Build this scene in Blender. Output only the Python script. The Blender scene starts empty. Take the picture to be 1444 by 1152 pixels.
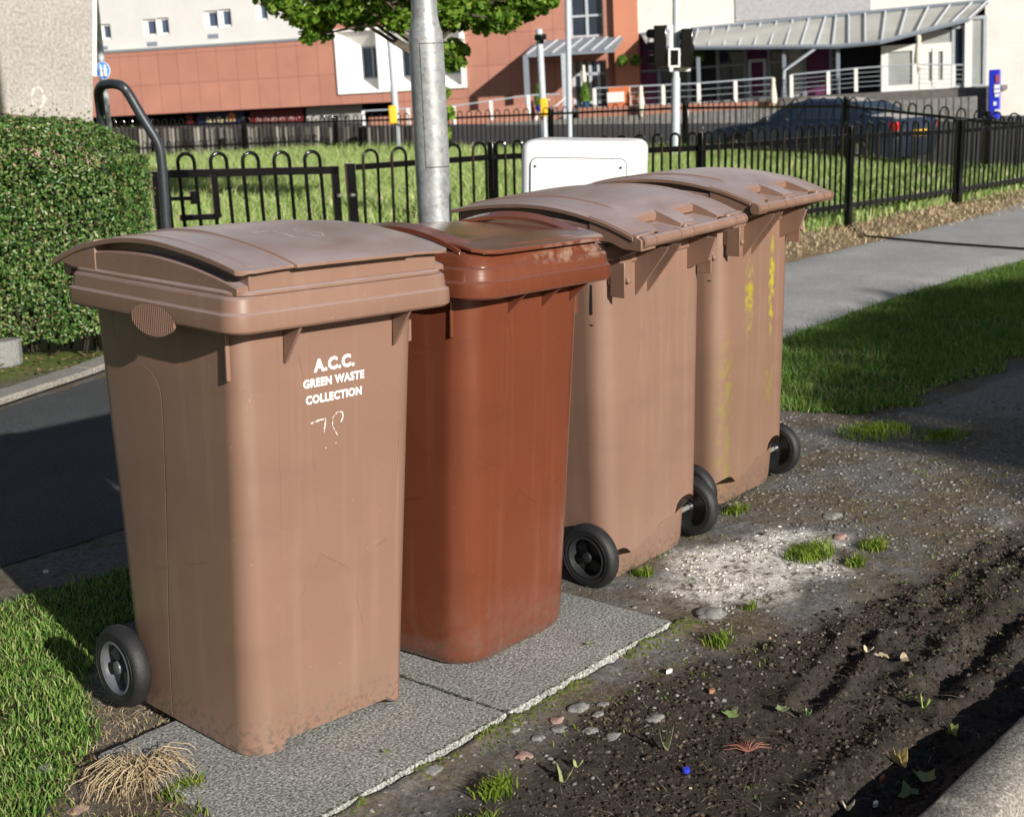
import bpy, bmesh, math, random
import numpy as np
from mathutils import Vector, Matrix, noise
R = math.radians
random.seed(7); rng = np.random.default_rng(7)
SC = bpy.context.scene
COL = SC.collection

# ---------------------------------------------------------------- camera, sky, sun, exposure
CAM = Vector((-1.91252, -2.27881, 1.43508))
RV = Vector((0.6628429, -0.74850101, -0.01963501))
UV = Vector((0.18273182, 0.13627827, 0.97367208))
FV = Vector((0.72611871, 0.64897956, -0.22710603))
FPX = 1957.18
cd = bpy.data.cameras.new("camera"); cam = bpy.data.objects.new("camera", cd); COL.objects.link(cam)
cam.matrix_world = Matrix(((RV.x, UV.x, -FV.x, CAM.x), (RV.y, UV.y, -FV.y, CAM.y), (RV.z, UV.z, -FV.z, CAM.z), (0, 0, 0, 1)))
cd.sensor_fit = 'HORIZONTAL'; cd.sensor_width = 36; cd.lens = FPX / 1444 * 36
cd.clip_start = 0.05; cd.clip_end = 2000
cd.dof.use_dof = True; cd.dof.focus_distance = 3.7; cd.dof.aperture_fstop = 7.0
SC.camera = cam
SUN_AZ = (-0.245, -0.97); SUN_EL = 21.0
w = bpy.data.worlds.new("World"); SC.world = w; w.use_nodes = True
nt = w.node_tree; bg = nt.nodes['Background']
sky = nt.nodes.new('ShaderNodeTexSky'); sky.sky_type = 'NISHITA'; sky.sun_disc = False
sky.sun_elevation = R(SUN_EL); sky.sun_rotation = math.atan2(SUN_AZ[0], SUN_AZ[1])
sky.air_density = 1.0; sky.dust_density = 1.0; sky.ozone_density = 1.0
nt.links.new(sky.outputs[0], bg.inputs[0]); bg.inputs[1].default_value = 0.05
sl = bpy.data.lights.new("sun", 'SUN'); sl.energy = 5.0; sl.angle = R(0.55); sl.color = (1.0, 0.95, 0.87)
so = bpy.data.objects.new("sun", sl); COL.objects.link(so)
el = R(SUN_EL); hd = Vector((SUN_AZ[0], SUN_AZ[1], 0)).normalized()
sdir = Vector((hd.x * math.cos(el), hd.y * math.cos(el), math.sin(el)))
so.rotation_euler = sdir.to_track_quat('Z', 'Y').to_euler(); so.location = (-5, -20, 12)
SC.view_settings.view_transform = 'Standard'; SC.view_settings.look = 'None'
SC.view_settings.exposure = 0.5; SC.view_settings.gamma = 1.0

# ---------------------------------------------------------------- survey helpers: a sight line from the camera station to a known distance
def sight(px, py):
    return FV + RV * ((px - 722) / FPX) - UV * ((py - 576) / FPX)
def at(px, py, D):                      # point at horizontal distance D
    d = sight(px, py); return CAM + d * (D / math.hypot(d.x, d.y))
def plan(px, D):
    d = sight(px, 120); k = D / math.hypot(d.x, d.y); return Vector((CAM.x + d.x * k, CAM.y + d.y * k, 0))
def zat(px, py, D): return at(px, py, D).z

# ---------------------------------------------------------------- materials
def mat(name, col, rough=.7, metal=0., var=.15, scale=8., bump=0., bscale=60., col2=None, spec=None, detail=6., coat=0., nodes=None, trans=0., obj_coords=True):
    m = bpy.data.materials.new(name); m.use_nodes = True
    t = m.node_tree; b = t.nodes['Principled BSDF']; N = t.nodes.new; L = t.links.new
    b.inputs['Roughness'].default_value = rough; b.inputs['Metallic'].default_value = metal
    if spec is not None: b.inputs['Specular IOR Level'].default_value = spec
    if coat: b.inputs['Coat Weight'].default_value = coat; b.inputs['Coat Roughness'].default_value = .25
    tc = N('ShaderNodeTexCoord'); co = tc.outputs['Object']
    n = N('ShaderNodeTexNoise'); n.inputs['Scale'].default_value = scale; n.inputs['Detail'].default_value = detail
    n.inputs['Roughness'].default_value = .6; L(co, n.inputs['Vector'])
    rp = N('ShaderNodeValToRGB'); rp.color_ramp.elements[0].position = .3; rp.color_ramp.elements[1].position = .7
    c2 = col2 if col2 else tuple(min(1, c * (1 + var)) for c in col); c1 = col if col2 else tuple(c * (1 - var) for c in col)
    rp.color_ramp.elements[0].color = (*c1, 1); rp.color_ramp.elements[1].color = (*c2, 1)
    L(n.outputs['Fac'], rp.inputs[0]); L(rp.outputs[0], b.inputs['Base Color'])
    if bump:
        n2 = N('ShaderNodeTexNoise'); n2.inputs['Scale'].default_value = bscale; n2.inputs['Detail'].default_value = 5; L(co, n2.inputs['Vector'])
        bp = N('ShaderNodeBump'); bp.inputs['Strength'].default_value = bump; bp.inputs['Distance'].default_value = .01
        L(n2.outputs['Fac'], bp.inputs['Height']); L(bp.outputs[0], b.inputs['Normal'])
    m['_rp'] = rp.name
    if nodes: nodes(m, t, b, N, L, rp, tc)
    return m
def leafmat(name, stops, rough=.45, spec=.5, transl=.3):
    m = bpy.data.materials.new(name); m.use_nodes = True; t = m.node_tree; b = t.nodes['Principled BSDF']
    g = t.nodes.new('ShaderNodeNewGeometry'); rp = t.nodes.new('ShaderNodeValToRGB')
    els = rp.color_ramp.elements
    for i, (p, c) in enumerate(stops):
        e = els[i] if i < 2 else els.new(p)
        e.position = p; e.color = (*c, 1)
    t.links.new(g.outputs['Random Per Island'], rp.inputs[0]); t.links.new(rp.outputs[0], b.inputs['Base Color'])
    b.inputs['Roughness'].default_value = rough; b.inputs['Specular IOR Level'].default_value = spec
    if transl:
        tr = t.nodes.new('ShaderNodeBsdfTranslucent'); mx = t.nodes.new('ShaderNodeMixShader'); mx.inputs[0].default_value = transl
        t.links.new(rp.outputs[0], tr.inputs[0]); t.links.new(b.outputs[0], mx.inputs[1]); t.links.new(tr.outputs[0], mx.inputs[2])
        t.links.new(mx.outputs[0], t.nodes['Material Output'].inputs['Surface'])
    return m

def plastic(name, col, worn, rough, dust=.35, streak=None, algae=None, gloss_spec=.5, topsheen=.75, ripple=.0003):
    """moulded bin plastic: faded blotches, pale vertical rub marks, scratches, road dust near the foot"""
    def f(m, t, b, N, L, rp, tc):
        def noise_(sc, det, vec=None, sx=None):
            n = N('ShaderNodeTexNoise'); n.inputs['Scale'].default_value = sc; n.inputs['Detail'].default_value = det
            if sx:
                mp = N('ShaderNodeMapping'); mp.inputs['Scale'].default_value = sx; L(tc.outputs['Object'], mp.inputs['Vector']); L(mp.outputs[0], n.inputs['Vector'])
            else: L(tc.outputs['Object'], n.inputs['Vector'])
            return n.outputs['Fac']
        def ramp(fac, a, bb):
            r = N('ShaderNodeMapRange'); r.inputs[1].default_value = a; r.inputs[2].default_value = bb; L(fac, r.inputs[0]); return r.outputs[0]
        def mix(fac, a, colr, k=1.0):
            x = N('ShaderNodeMix'); x.data_type = 'RGBA'
            mm = N('ShaderNodeMath'); mm.operation = 'MULTIPLY'; L(fac, mm.inputs[0]); mm.inputs[1].default_value = k
            L(mm.outputs[0], x.inputs[0]); L(a, x.inputs[6]); x.inputs[7].default_value = (*colr, 1); return x.outputs[2]
        c = rp.outputs[0]
        c = mix(ramp(noise_(1, 4, sx=(26, 26, 1.3)), .52, .75), c, worn, .45)      # vertical rub streaks
        c = mix(ramp(noise_(1, 2, sx=(3, 3, 9)), .5, .8), c, tuple(v * .8 for v in col), .5)
        c = mix(ramp(noise_(120, 2), .73, .77), c, tuple(min(1, v * 1.7) for v in worn), .5)   # flecks
        sc = N('ShaderNodeTexVoronoi'); sc.feature = 'DISTANCE_TO_EDGE'; sc.inputs['Scale'].default_value = 5
        mp = N('ShaderNodeMapping'); mp.inputs['Scale'].default_value = (1, 1, .7); mp.inputs['Rotation'].default_value = (.3, .4, .2)
        L(tc.outputs['Object'], mp.inputs['Vector']); L(mp.outputs[0], sc.inputs['Vector'])
        r1 = N('ShaderNodeMapRange'); r1.inputs[1].default_value = .0; r1.inputs[2].default_value = .003; r1.inputs[3].default_value = 1; r1.inputs[4].default_value = 0
        L(sc.outputs['Distance'], r1.inputs[0]); mm = N('ShaderNodeMath'); mm.operation = 'MULTIPLY'
        L(r1.outputs[0], mm.inputs[0]); L(ramp(noise_(4, 3), .55, .62), mm.inputs[1]); c = mix(mm.outputs[0], c, tuple(min(1, v * 1.6) for v in worn), .35)
        sp = N('ShaderNodeSeparateXYZ'); L(tc.outputs['Object'], sp.inputs[0])
        r2 = N('ShaderNodeMapRange'); r2.inputs[1].default_value = .22; r2.inputs[2].default_value = 0.0; L(sp.outputs['Z'], r2.inputs[0])
        m2 = N('ShaderNodeMath'); m2.operation = 'MULTIPLY'; L(r2.outputs[0], m2.inputs[0]); L(ramp(noise_(30, 8), .42, .62), m2.inputs[1])
        c = mix(m2.outputs[0], c, (.16, .14, .10), dust)
        # sky sheen painted into the colour of upward faces, over pale weathering
        ge = N('ShaderNodeNewGeometry'); s3 = N('ShaderNodeSeparateXYZ'); L(ge.outputs['Normal'], s3.inputs[0])
        m3 = N('ShaderNodeMath'); m3.operation = 'MULTIPLY'; L(ramp(s3.outputs['Z'], .6, .95), m3.inputs[0]); L(ramp(noise_(6, 6), .15, .6), m3.inputs[1])
        c = mix(m3.outputs[0], c, (.36, .30, .31), topsheen)
        if algae:      # yellow-green algae runs: list of (x, y, z, rx, ry, rz, colour, amount)
            for (ax, ay, az, rx, ry, rz, ac, k) in algae:
                mp2 = N('ShaderNodeMapping'); mp2.vector_type = 'TEXTURE'; mp2.inputs['Location'].default_value = (ax, ay, az); mp2.inputs['Scale'].default_value = (rx, ry, rz)
                L(tc.outputs['Object'], mp2.inputs['Vector']); gr = N('ShaderNodeTexGradient'); gr.gradient_type = 'SPHERICAL'; L(mp2.outputs[0], gr.inputs[0])
                m4 = N('ShaderNodeMath'); m4.operation = 'MULTIPLY'; L(ramp(gr.outputs['Fac'], .0, .5), m4.inputs[0]); L(ramp(noise_(34, 9), .44, .58), m4.inputs[1])
                c = mix(m4.outputs[0], c, ac, k)
        dn = N('ShaderNodeTexVoronoi'); dn.feature = 'DISTANCE_TO_EDGE'; dn.inputs['Scale'].default_value = 2.3; mpd = N('ShaderNodeMapping'); mpd.inputs['Rotation'].default_value = (.7, .2, .9); mpd.inputs['Scale'].default_value = (1, 1, .35)
        L(tc.outputs['Object'], mpd.inputs['Vector']); L(mpd.outputs[0], dn.inputs['Vector'])
        rd_ = N('ShaderNodeMapRange'); rd_.inputs[2].default_value = .0016; rd_.inputs[3].default_value = 1; rd_.inputs[4].default_value = 0; L(dn.outputs['Distance'], rd_.inputs[0])
        md = N('ShaderNodeMath'); md.operation = 'MULTIPLY'; L(rd_.outputs[0], md.inputs[0]); L(ramp(noise_(9, 5), .54, .58), md.inputs[1]); c = mix(md.outputs[0], c, tuple(v * .45 for v in col), .6)   # dark scuffs
        c = mix(ramp(noise_(1.6, 6), .5, .72), c, tuple(v * .74 for v in col), .5)          # grime clouds
        mz = N('ShaderNodeMapRange'); mz.inputs[1].default_value = .10; mz.inputs[2].default_value = 0.0; L(sp.outputs['Z'], mz.inputs[0])
        m5 = N('ShaderNodeMath'); m5.operation = 'MULTIPLY'; L(mz.outputs[0], m5.inputs[0]); L(ramp(noise_(70, 4), .50, .60), m5.inputs[1]); c = mix(m5.outputs[0], c, (.07, .055, .045), .7)   # mud spots
        L(c, b.inputs['Base Color'])
        rr_ = N('ShaderNodeMapRange'); rr_.inputs[3].default_value = rough * .85; rr_.inputs[4].default_value = rough * 1.25
        L(noise_(7, 5), rr_.inputs[0]); L(rr_.outputs[0], b.inputs['Roughness'])
        b.inputs['Coat Weight'].default_value = .35; b.inputs['Coat Roughness'].default_value = rough * .5
        bp = N('ShaderNodeBump'); bp.inputs['Strength'].default_value = .35; bp.inputs['Distance'].default_value = .006
        ad = N('ShaderNodeMath'); ad.operation = 'ADD'; L(noise_(3.0, 2), ad.inputs[0])
        ml = N('ShaderNodeMath'); ml.operation = 'MULTIPLY'; ml.inputs[1].default_value = .03; L(noise_(500, 2), ml.inputs[0]); L(ml.outputs[0], ad.inputs[1])
        L(ad.outputs[0], bp.inputs['Height'])
        b2_ = N('ShaderNodeBump'); b2_.inputs['Strength'].default_value = 1.0; b2_.inputs['Distance'].default_value = ripple; L(noise_(1, 3, sx=(1.5, 1.5, 60)), b2_.inputs['Height']); L(bp.outputs[0], b2_.inputs['Normal'])
        L(b2_.outputs[0], b.inputs['Normal']); L(b2_.outputs[0], b.inputs['Coat Normal'])
    return mat(name, tuple(v * .93 for v in col), rough, col2=tuple(v * 1.07 for v in col), scale=2.2, nodes=f, spec=gloss_spec + .15)

M = {}
TAN = (.216, .125, .089); TANW = (.27, .175, .13)
M['binA'] = plastic('brown plastic A', TAN, TANW, .42, gloss_spec=.4)
M['binB'] = plastic('glossy red brown plastic', (.138, .040, .020), (.18, .066, .040), .19, dust=.18, gloss_spec=.5, topsheen=.12, ripple=.0006,
                    algae=[(0, .2, 1.14, .22, .22, .05, (.10, .08, .045), .9), (.08, .19, 1.14, .07, .30, .05, (.45, .47, .40), .9),
                           (.1, -.1, 1.03, .25, .03, .03, (.36, .26, .2), .7)])
M['binC'] = plastic('brown plastic C', TAN, TANW, .45, gloss_spec=.4)
M['binD'] = plastic('brown plastic D', (.210, .121, .083), TANW, .42, gloss_spec=.4,
                    algae=[(.055, .5, .72, .04, .1, .16, (.30, .27, .02), .95), (-.11, .5, .74, .028, .1, .22, (.36, .32, .02), .95),
                           (.20, .47, .30, .05, .1, .38, (.22, .19, .03), .75), (-.10, .5, .38, .05, .1, .14, (.24, .21, .03), .6)])
M['rubber'] = mat('tyre rubber', (.012, .012, .013), .62, var=.4, scale=20, bump=.15, bscale=200)
M['hub'] = mat('grey wheel plastic', (.085, .09, .10), .42, var=.2, scale=12)
M['hubdark'] = mat('black wheel plastic', (.02, .021, .023), .38, var=.2)
M['dark'] = mat('dark cavity', (.015, .014, .013), .8)
M['white'] = mat('white print', (.80, .80, .78), .6, var=.03)
M['worn'] = mat('worn white paint', (.55, .50, .47), .7, var=.35, scale=120)
M['seam'] = mat('dark seam', (.035, .024, .018), .9)
M['steel'] = mat('axle steel', (.30, .29, .27), .5, metal=.5, var=.3, scale=40)
M['black'] = mat('black gloss paint', (.0035, .0035, .004), .13, var=.2, scale=30, spec=.4)
M['rail'] = mat('dark grey painted tube', (.028, .033, .040), .35, var=.2, scale=20)
def galv(m, t, b, N, L, rp, tc):
    v = N('ShaderNodeTexVoronoi'); v.inputs['Scale'].default_value = 55; L(tc.outputs['Object'], v.inputs['Vector'])
    mx = N('ShaderNodeMix'); mx.data_type = 'RGBA'; mx.blend_type = 'MULTIPLY'; mx.inputs[0].default_value = .35
    L(rp.outputs[0], mx.inputs[6]); L(v.outputs['Color'], mx.inputs[7])
    hs = N('ShaderNodeHueSaturation'); hs.inputs['Saturation'].default_value = .25; hs.inputs['Value'].default_value = 1.15; L(mx.outputs[2], hs.inputs['Color'])
    L(hs.outputs[0], b.inputs['Base Color'])
    r = N('ShaderNodeMapRange'); r.inputs[3].default_value = .32; r.inputs[4].default_value = .6; L(v.outputs['Color'], r.inputs[0]); L(r.outputs[0], b.inputs['Roughness'])
M['galv'] = mat('galvanised steel', (.22, .25, .27), .45, metal=.35, scale=9, col2=(.34, .37, .39), nodes=galv, bump=.08, bscale=30)
M['pole'] = mat('grey pole paint', (.42, .46, .50), .5, var=.1)
M['cab'] = mat('white cabinet paint', (.78, .78, .80), .35, var=.03, scale=4)
M['yellow'] = mat('yellow plastic', (.70, .42, .01), .5)
M['blue'] = mat('blue sign paint', (.03, .20, .80), .4)
M['bluedeep'] = mat('deep blue panel', (.015, .03, .50), .4)

# ---------------------------------------------------------------- mesh building
class MB:
    def __init__(s): s.v = []; s.f = []
    def add(s, vs, fs):
        o = len(s.v); s.v += [tuple(p) for p in vs]; s.f += [tuple(i + o for i in f) for f in fs]; return o
    def box(s, c, size, rz=0, M_=None):
        x, y, z = [v / 2 for v in size]; P = [(-x, -y, -z), (x, -y, -z), (x, y, -z), (-x, y, -z), (-x, -y, z), (x, -y, z), (x, y, z), (-x, y, z)]
        ca, sa = math.cos(rz), math.sin(rz)
        P = [Vector((p[0] * ca - p[1] * sa + c[0], p[0] * sa + p[1] * ca + c[1], p[2] + c[2])) for p in P]
        if M_: P = [M_ @ p for p in P]
        s.add(P, [(0, 3, 2, 1), (4, 5, 6, 7), (0, 1, 5, 4), (1, 2, 6, 5), (2, 3, 7, 6), (3, 0, 4, 7)])
    def prism(s, poly, axis, a, b):     # polygon in the two other axes, extruded a..b
        n = len(poly); P = []
        for d in (a, b):
            for (p, q) in poly: P.append({'x': (d, p, q), 'y': (p, d, q), 'z': (p, q, d)}[axis])
        F = [tuple(range(n - 1, -1, -1)), tuple(range(n, 2 * n))] + [(i, (i + 1) % n, n + (i + 1) % n, n + i) for i in range(n)]
        s.add(P, F)
    def loft(s, rings, cap0=True, cap1=True):
        n = len(rings[0]); o = s.add([p for r in rings for p in r], [])
        for k in range(len(rings) - 1):
            for i in range(n):
                j = (i + 1) % n; s.f.append((o + k * n + i, o + k * n + j, o + (k + 1) * n + j, o + (k + 1) * n + i))
        if cap0: s.f.append(tuple(o + i for i in range(n - 1, -1, -1)))
        if cap1: s.f.append(tuple(o + (len(rings) - 1) * n + i for i in range(n)))
    def tube(s, pts, r, n=10, caps=True):
        pts = [Vector(p) for p in pts]; rs = r if isinstance(r, (list, tuple)) else [r] * len(pts); rings = []; up = None
        for i, p in enumerate(pts):
            d = (pts[min(i + 1, len(pts) - 1)] - pts[max(i - 1, 0)]).normalized()
            if up is None: up = Vector((0, 0, 1)) if abs(d.z) < .9 else Vector((1, 0, 0))
            a = d.cross(up).normalized(); up = a.cross(d).normalized()
            rings.append([p + (a * math.cos(2 * math.pi * k / n) + up * math.sin(2 * math.pi * k / n)) * rs[i] for k in range(n)])
        s.loft(rings, caps, caps)
    def lathe(s, prof, o=(0, 0, 0), ax='z', n=24):  # prof list of (r, h)
        rings = []
        for (r, h) in prof:
            ring = []
            for k in range(n):
                a = 2 * math.pi * k / n; c_, s_ = r * math.cos(a), r * math.sin(a)
                ring.append({'z': (o[0] + c_, o[1] + s_, o[2] + h), 'x': (o[0] + h, o[1] + c_, o[2] + s_), 'y': (o[0] + s_, o[1] + h, o[2] + c_)}[ax])
            rings.append(ring)
        s.loft(rings)
    def build(s, name, m, parent=None, smooth=35, bevel=0, loc=None, seg=2):
        me = bpy.data.meshes.new(name); me.from_pydata([tuple(v) for v in s.v], [], s.f)
        bm = bmesh.new(); bm.from_mesh(me); bmesh.ops.recalc_face_normals(bm, faces=bm.faces)
        if smooth:
            for f in bm.faces: f.smooth = True
            th = R(smooth)
            for e in bm.edges: e.smooth = len(e.link_faces) == 2 and e.calc_face_angle(0) < th
        bm.to_mesh(me); bm.free()
        me.materials.append(m)
        ob = bpy.data.objects.new(name, me); COL.objects.link(ob)
        if parent: ob.parent = parent
        if loc: ob.location = loc
        if bevel:
            b = ob.modifiers.new('edge', 'BEVEL'); b.width = bevel; b.segments = seg; b.limit_method = 'ANGLE'; b.angle_limit = R(40); b.harden_normals = False
            if smooth:
                pass
        return ob
def rr(x0, x1, y0, y1, r, z, n=6, xs=(), ys=()):
    """rounded rectangle ring, counter-clockwise from the front-left; xs: extra stops on the front edge; ys: extra stops on the left edge"""
    P = [(x0 + r, y0)] + [(x, y0) for x in xs] + [(x1 - r, y0)]
    def arc(cx, cy, a0):
        return [(cx + r * math.cos(a0 + (math.pi / 2) * k / n), cy + r * math.sin(a0 + (math.pi / 2) * k / n)) for k in range(1, n)]
    P += arc(x1 - r, y0 + r, -math.pi / 2); P += [(x1, y0 + r), (x1, y1 - r)]
    P += arc(x1 - r, y1 - r, 0); P += [(x1 - r, y1), (x0 + r, y1)]
    P += arc(x0 + r, y1 - r, math.pi / 2); P += [(x0, y1 - r)] + [(x0, y) for y in ys] + [(x0, y0 + r)]
    P += arc(x0 + r, y0 + r, math.pi)
    return [(p[0], p[1], z) for p in P]
def tag(o, label=None, cat=None, group=None, kind=None):
    if label: o['label'] = label
    if cat: o['category'] = cat
    if group: o['group'] = group
    if kind: o['kind'] = kind
    return o
def empty(name, loc=(0, 0, 0), rz=0, label=None, cat=None, group=None):
    o = bpy.data.objects.new(name, None); COL.objects.link(o); o.location = loc; o.rotation_euler = (0, 0, rz); o.empty_display_size = .1
    return tag(o, label, cat, group)
def npmesh(name, V, F, m, parent=None, smooth=False):
    """V (n,3) array, F (m,k) array of equal-size faces"""
    me = bpy.data.meshes.new(name); k = F.shape[1]
    me.vertices.add(len(V)); me.vertices.foreach_set('co', V.astype(np.float32).ravel())
    me.loops.add(F.size); me.loops.foreach_set('vertex_index', F.astype(np.int32).ravel())
    me.polygons.add(len(F)); me.polygons.foreach_set('loop_start', np.arange(0, F.size, k, dtype=np.int32))
    if smooth: me.polygons.foreach_set('use_smooth', np.ones(len(F), bool))
    me.materials.append(m); me.update(calc_edges=True); me.validate()
    o = bpy.data.objects.new(name, me); COL.objects.link(o)
    if parent: o.parent = parent
    return o
def text_mesh(s, size, bold=.0, align='CENTER', sx=1.0):
    cu = bpy.data.curves.new('t', 'FONT'); cu.space_character = 1.0 + 2.2 * bold / size; cu.body = s; cu.size = size; cu.align_x = align; cu.align_y = 'CENTER'; cu.offset = bold; cu.extrude = .0004; cu.resolution_u = 3
    o = bpy.data.objects.new('t', cu); COL.objects.link(o); dg = bpy.context.evaluated_depsgraph_get()
    me = bpy.data.meshes.new_from_object(o.evaluated_get(dg)); bpy.data.objects.remove(o)
    for v in me.vertices: v.co.x *= sx
    return me
def text_obj(name, s, size, m, matrix, parent=None, bold=0., sx=1.0):
    me = text_mesh(s, size, bold, sx=sx); me.materials.clear(); me.materials.append(m); o = bpy.data.objects.new(name, me); COL.objects.link(o)
    if parent: o.parent = parent
    o.matrix_local = matrix; return o
def ss(a, b, x):
    t = np.clip((x - a) / (b - a), 0, 1); return t * t * (3 - 2 * t)
def pl(x, pts):      # piecewise linear
    for (a, va), (b, vb) in zip(pts, pts[1:]):
        if x <= b: return va + (vb - va) * max(0, (x - a)) / (b - a)
    return pts[-1][1]
def smooth_pl(x, pts):      # cubic through the points (Catmull-Rom slopes)
    n = len(pts); x = min(max(x, pts[0][0]), pts[-1][0])
    def sl_(i):
        a, b = pts[max(0, i - 1)], pts[min(n - 1, i + 1)]; return (b[1] - a[1]) / (b[0] - a[0])
    for i in range(n - 1):
        if x <= pts[i + 1][0]:
            h = pts[i + 1][0] - pts[i][0]; t = (x - pts[i][0]) / h; m0, m1 = sl_(i) * h, sl_(i + 1) * h
            return (2*t**3 - 3*t*t + 1) * pts[i][1] + (t**3 - 2*t*t + t) * m0 + (-2*t**3 + 3*t*t) * pts[i + 1][1] + (t**3 - t*t) * m1
    return pts[-1][1]

# ================================================================ WHEELIE BINS
def make_wheel(root, side, xc, y, hubm, spokes=True, name='wheel'):
    """wheel on local x axis; side -1/+1 is the outer direction"""
    t = MB(); r = .1; h = .0235
    prof = [(.064, -h * .8), (.070, -h), (.078, -h), (.0785, -h + .0015), (.082, -h + .0015), (.0825, -h), (.088, -h), (.094, -h * .8), (.0985, -h * .45), (r, 0),
            (.0985, h * .45), (.094, h * .8), (.088, h), (.0825, h), (.082, h - .0015), (.0785, h - .0015), (.078, h), (.070, h), (.064, h * .8), (.060, 0)]
    rings = []; n = 40
    for (rr_, hh) in prof + [prof[0]]:
        rings.append([(hh * side, rr_ * math.cos(2 * math.pi * k / n), rr_ * math.sin(2 * math.pi * k / n)) for k in range(n)])
    t.loft(rings, False, False)
    w_ = t.build(name, M['rubber'], root, 50); w_.location = (xc, y, r)
    hb = MB()
    hp = [(.0655, h * .55), (.0655, h * .95), (.0615, h * 1.02), (.056, h * .8), (.0545, h * .2), (.050, -h * .25), (.017, -h * .3), (.0165, h * .55), (.0145, h * .78), (.006, h * .86), (.0005, h * .87)]
    rings = [[(hh * side, q * math.cos(2 * math.pi * k / n), q * math.sin(2 * math.pi * k / n)) for k in range(n)] for (q, hh) in hp]
    hb.loft(rings, False, True)
    hp2 = [(.063, -h * .6), (.05, -h * .35), (.017, -h * .4), (.01, -h * .8), (.0005, -h * .8)]
    hb.loft([[(hh * side, q * math.cos(2 * math.pi * k / n), q * math.sin(2 * math.pi * k / n)) for k in range(n)] for (q, hh) in hp2], False, True)
    for k in range(4):       # spokes as raised wedges in the dish
        a = math.pi / 4 + k * math.pi / 2
        P = []
        for xx in (-h * .28, h * (.15)):
            for (q, da) in ((.016, -.55), (.016, .55), (.0535, .42), (.0535, -.42)):
                P.append((xx * side, q * math.cos(a + da), q * math.sin(a + da)))
        if spokes: hb.add(P, [(0, 1, 2, 3), (7, 6, 5, 4), (0, 4, 5, 1), (1, 5, 6, 2), (2, 6, 7, 3), (3, 7, 4, 0)])
    hb.build('hub', hubm, w_, 30)
    return w_

def side_y(z):      # moulded line on the side wall
    return smooth_pl(z, [(0, .315), (.20, .305), (.44, .283), (.66, .266), (.78, .262), (.81, .275), (.83, .300), (.846, .355), (.853, .43), (.96, .435)])

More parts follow.
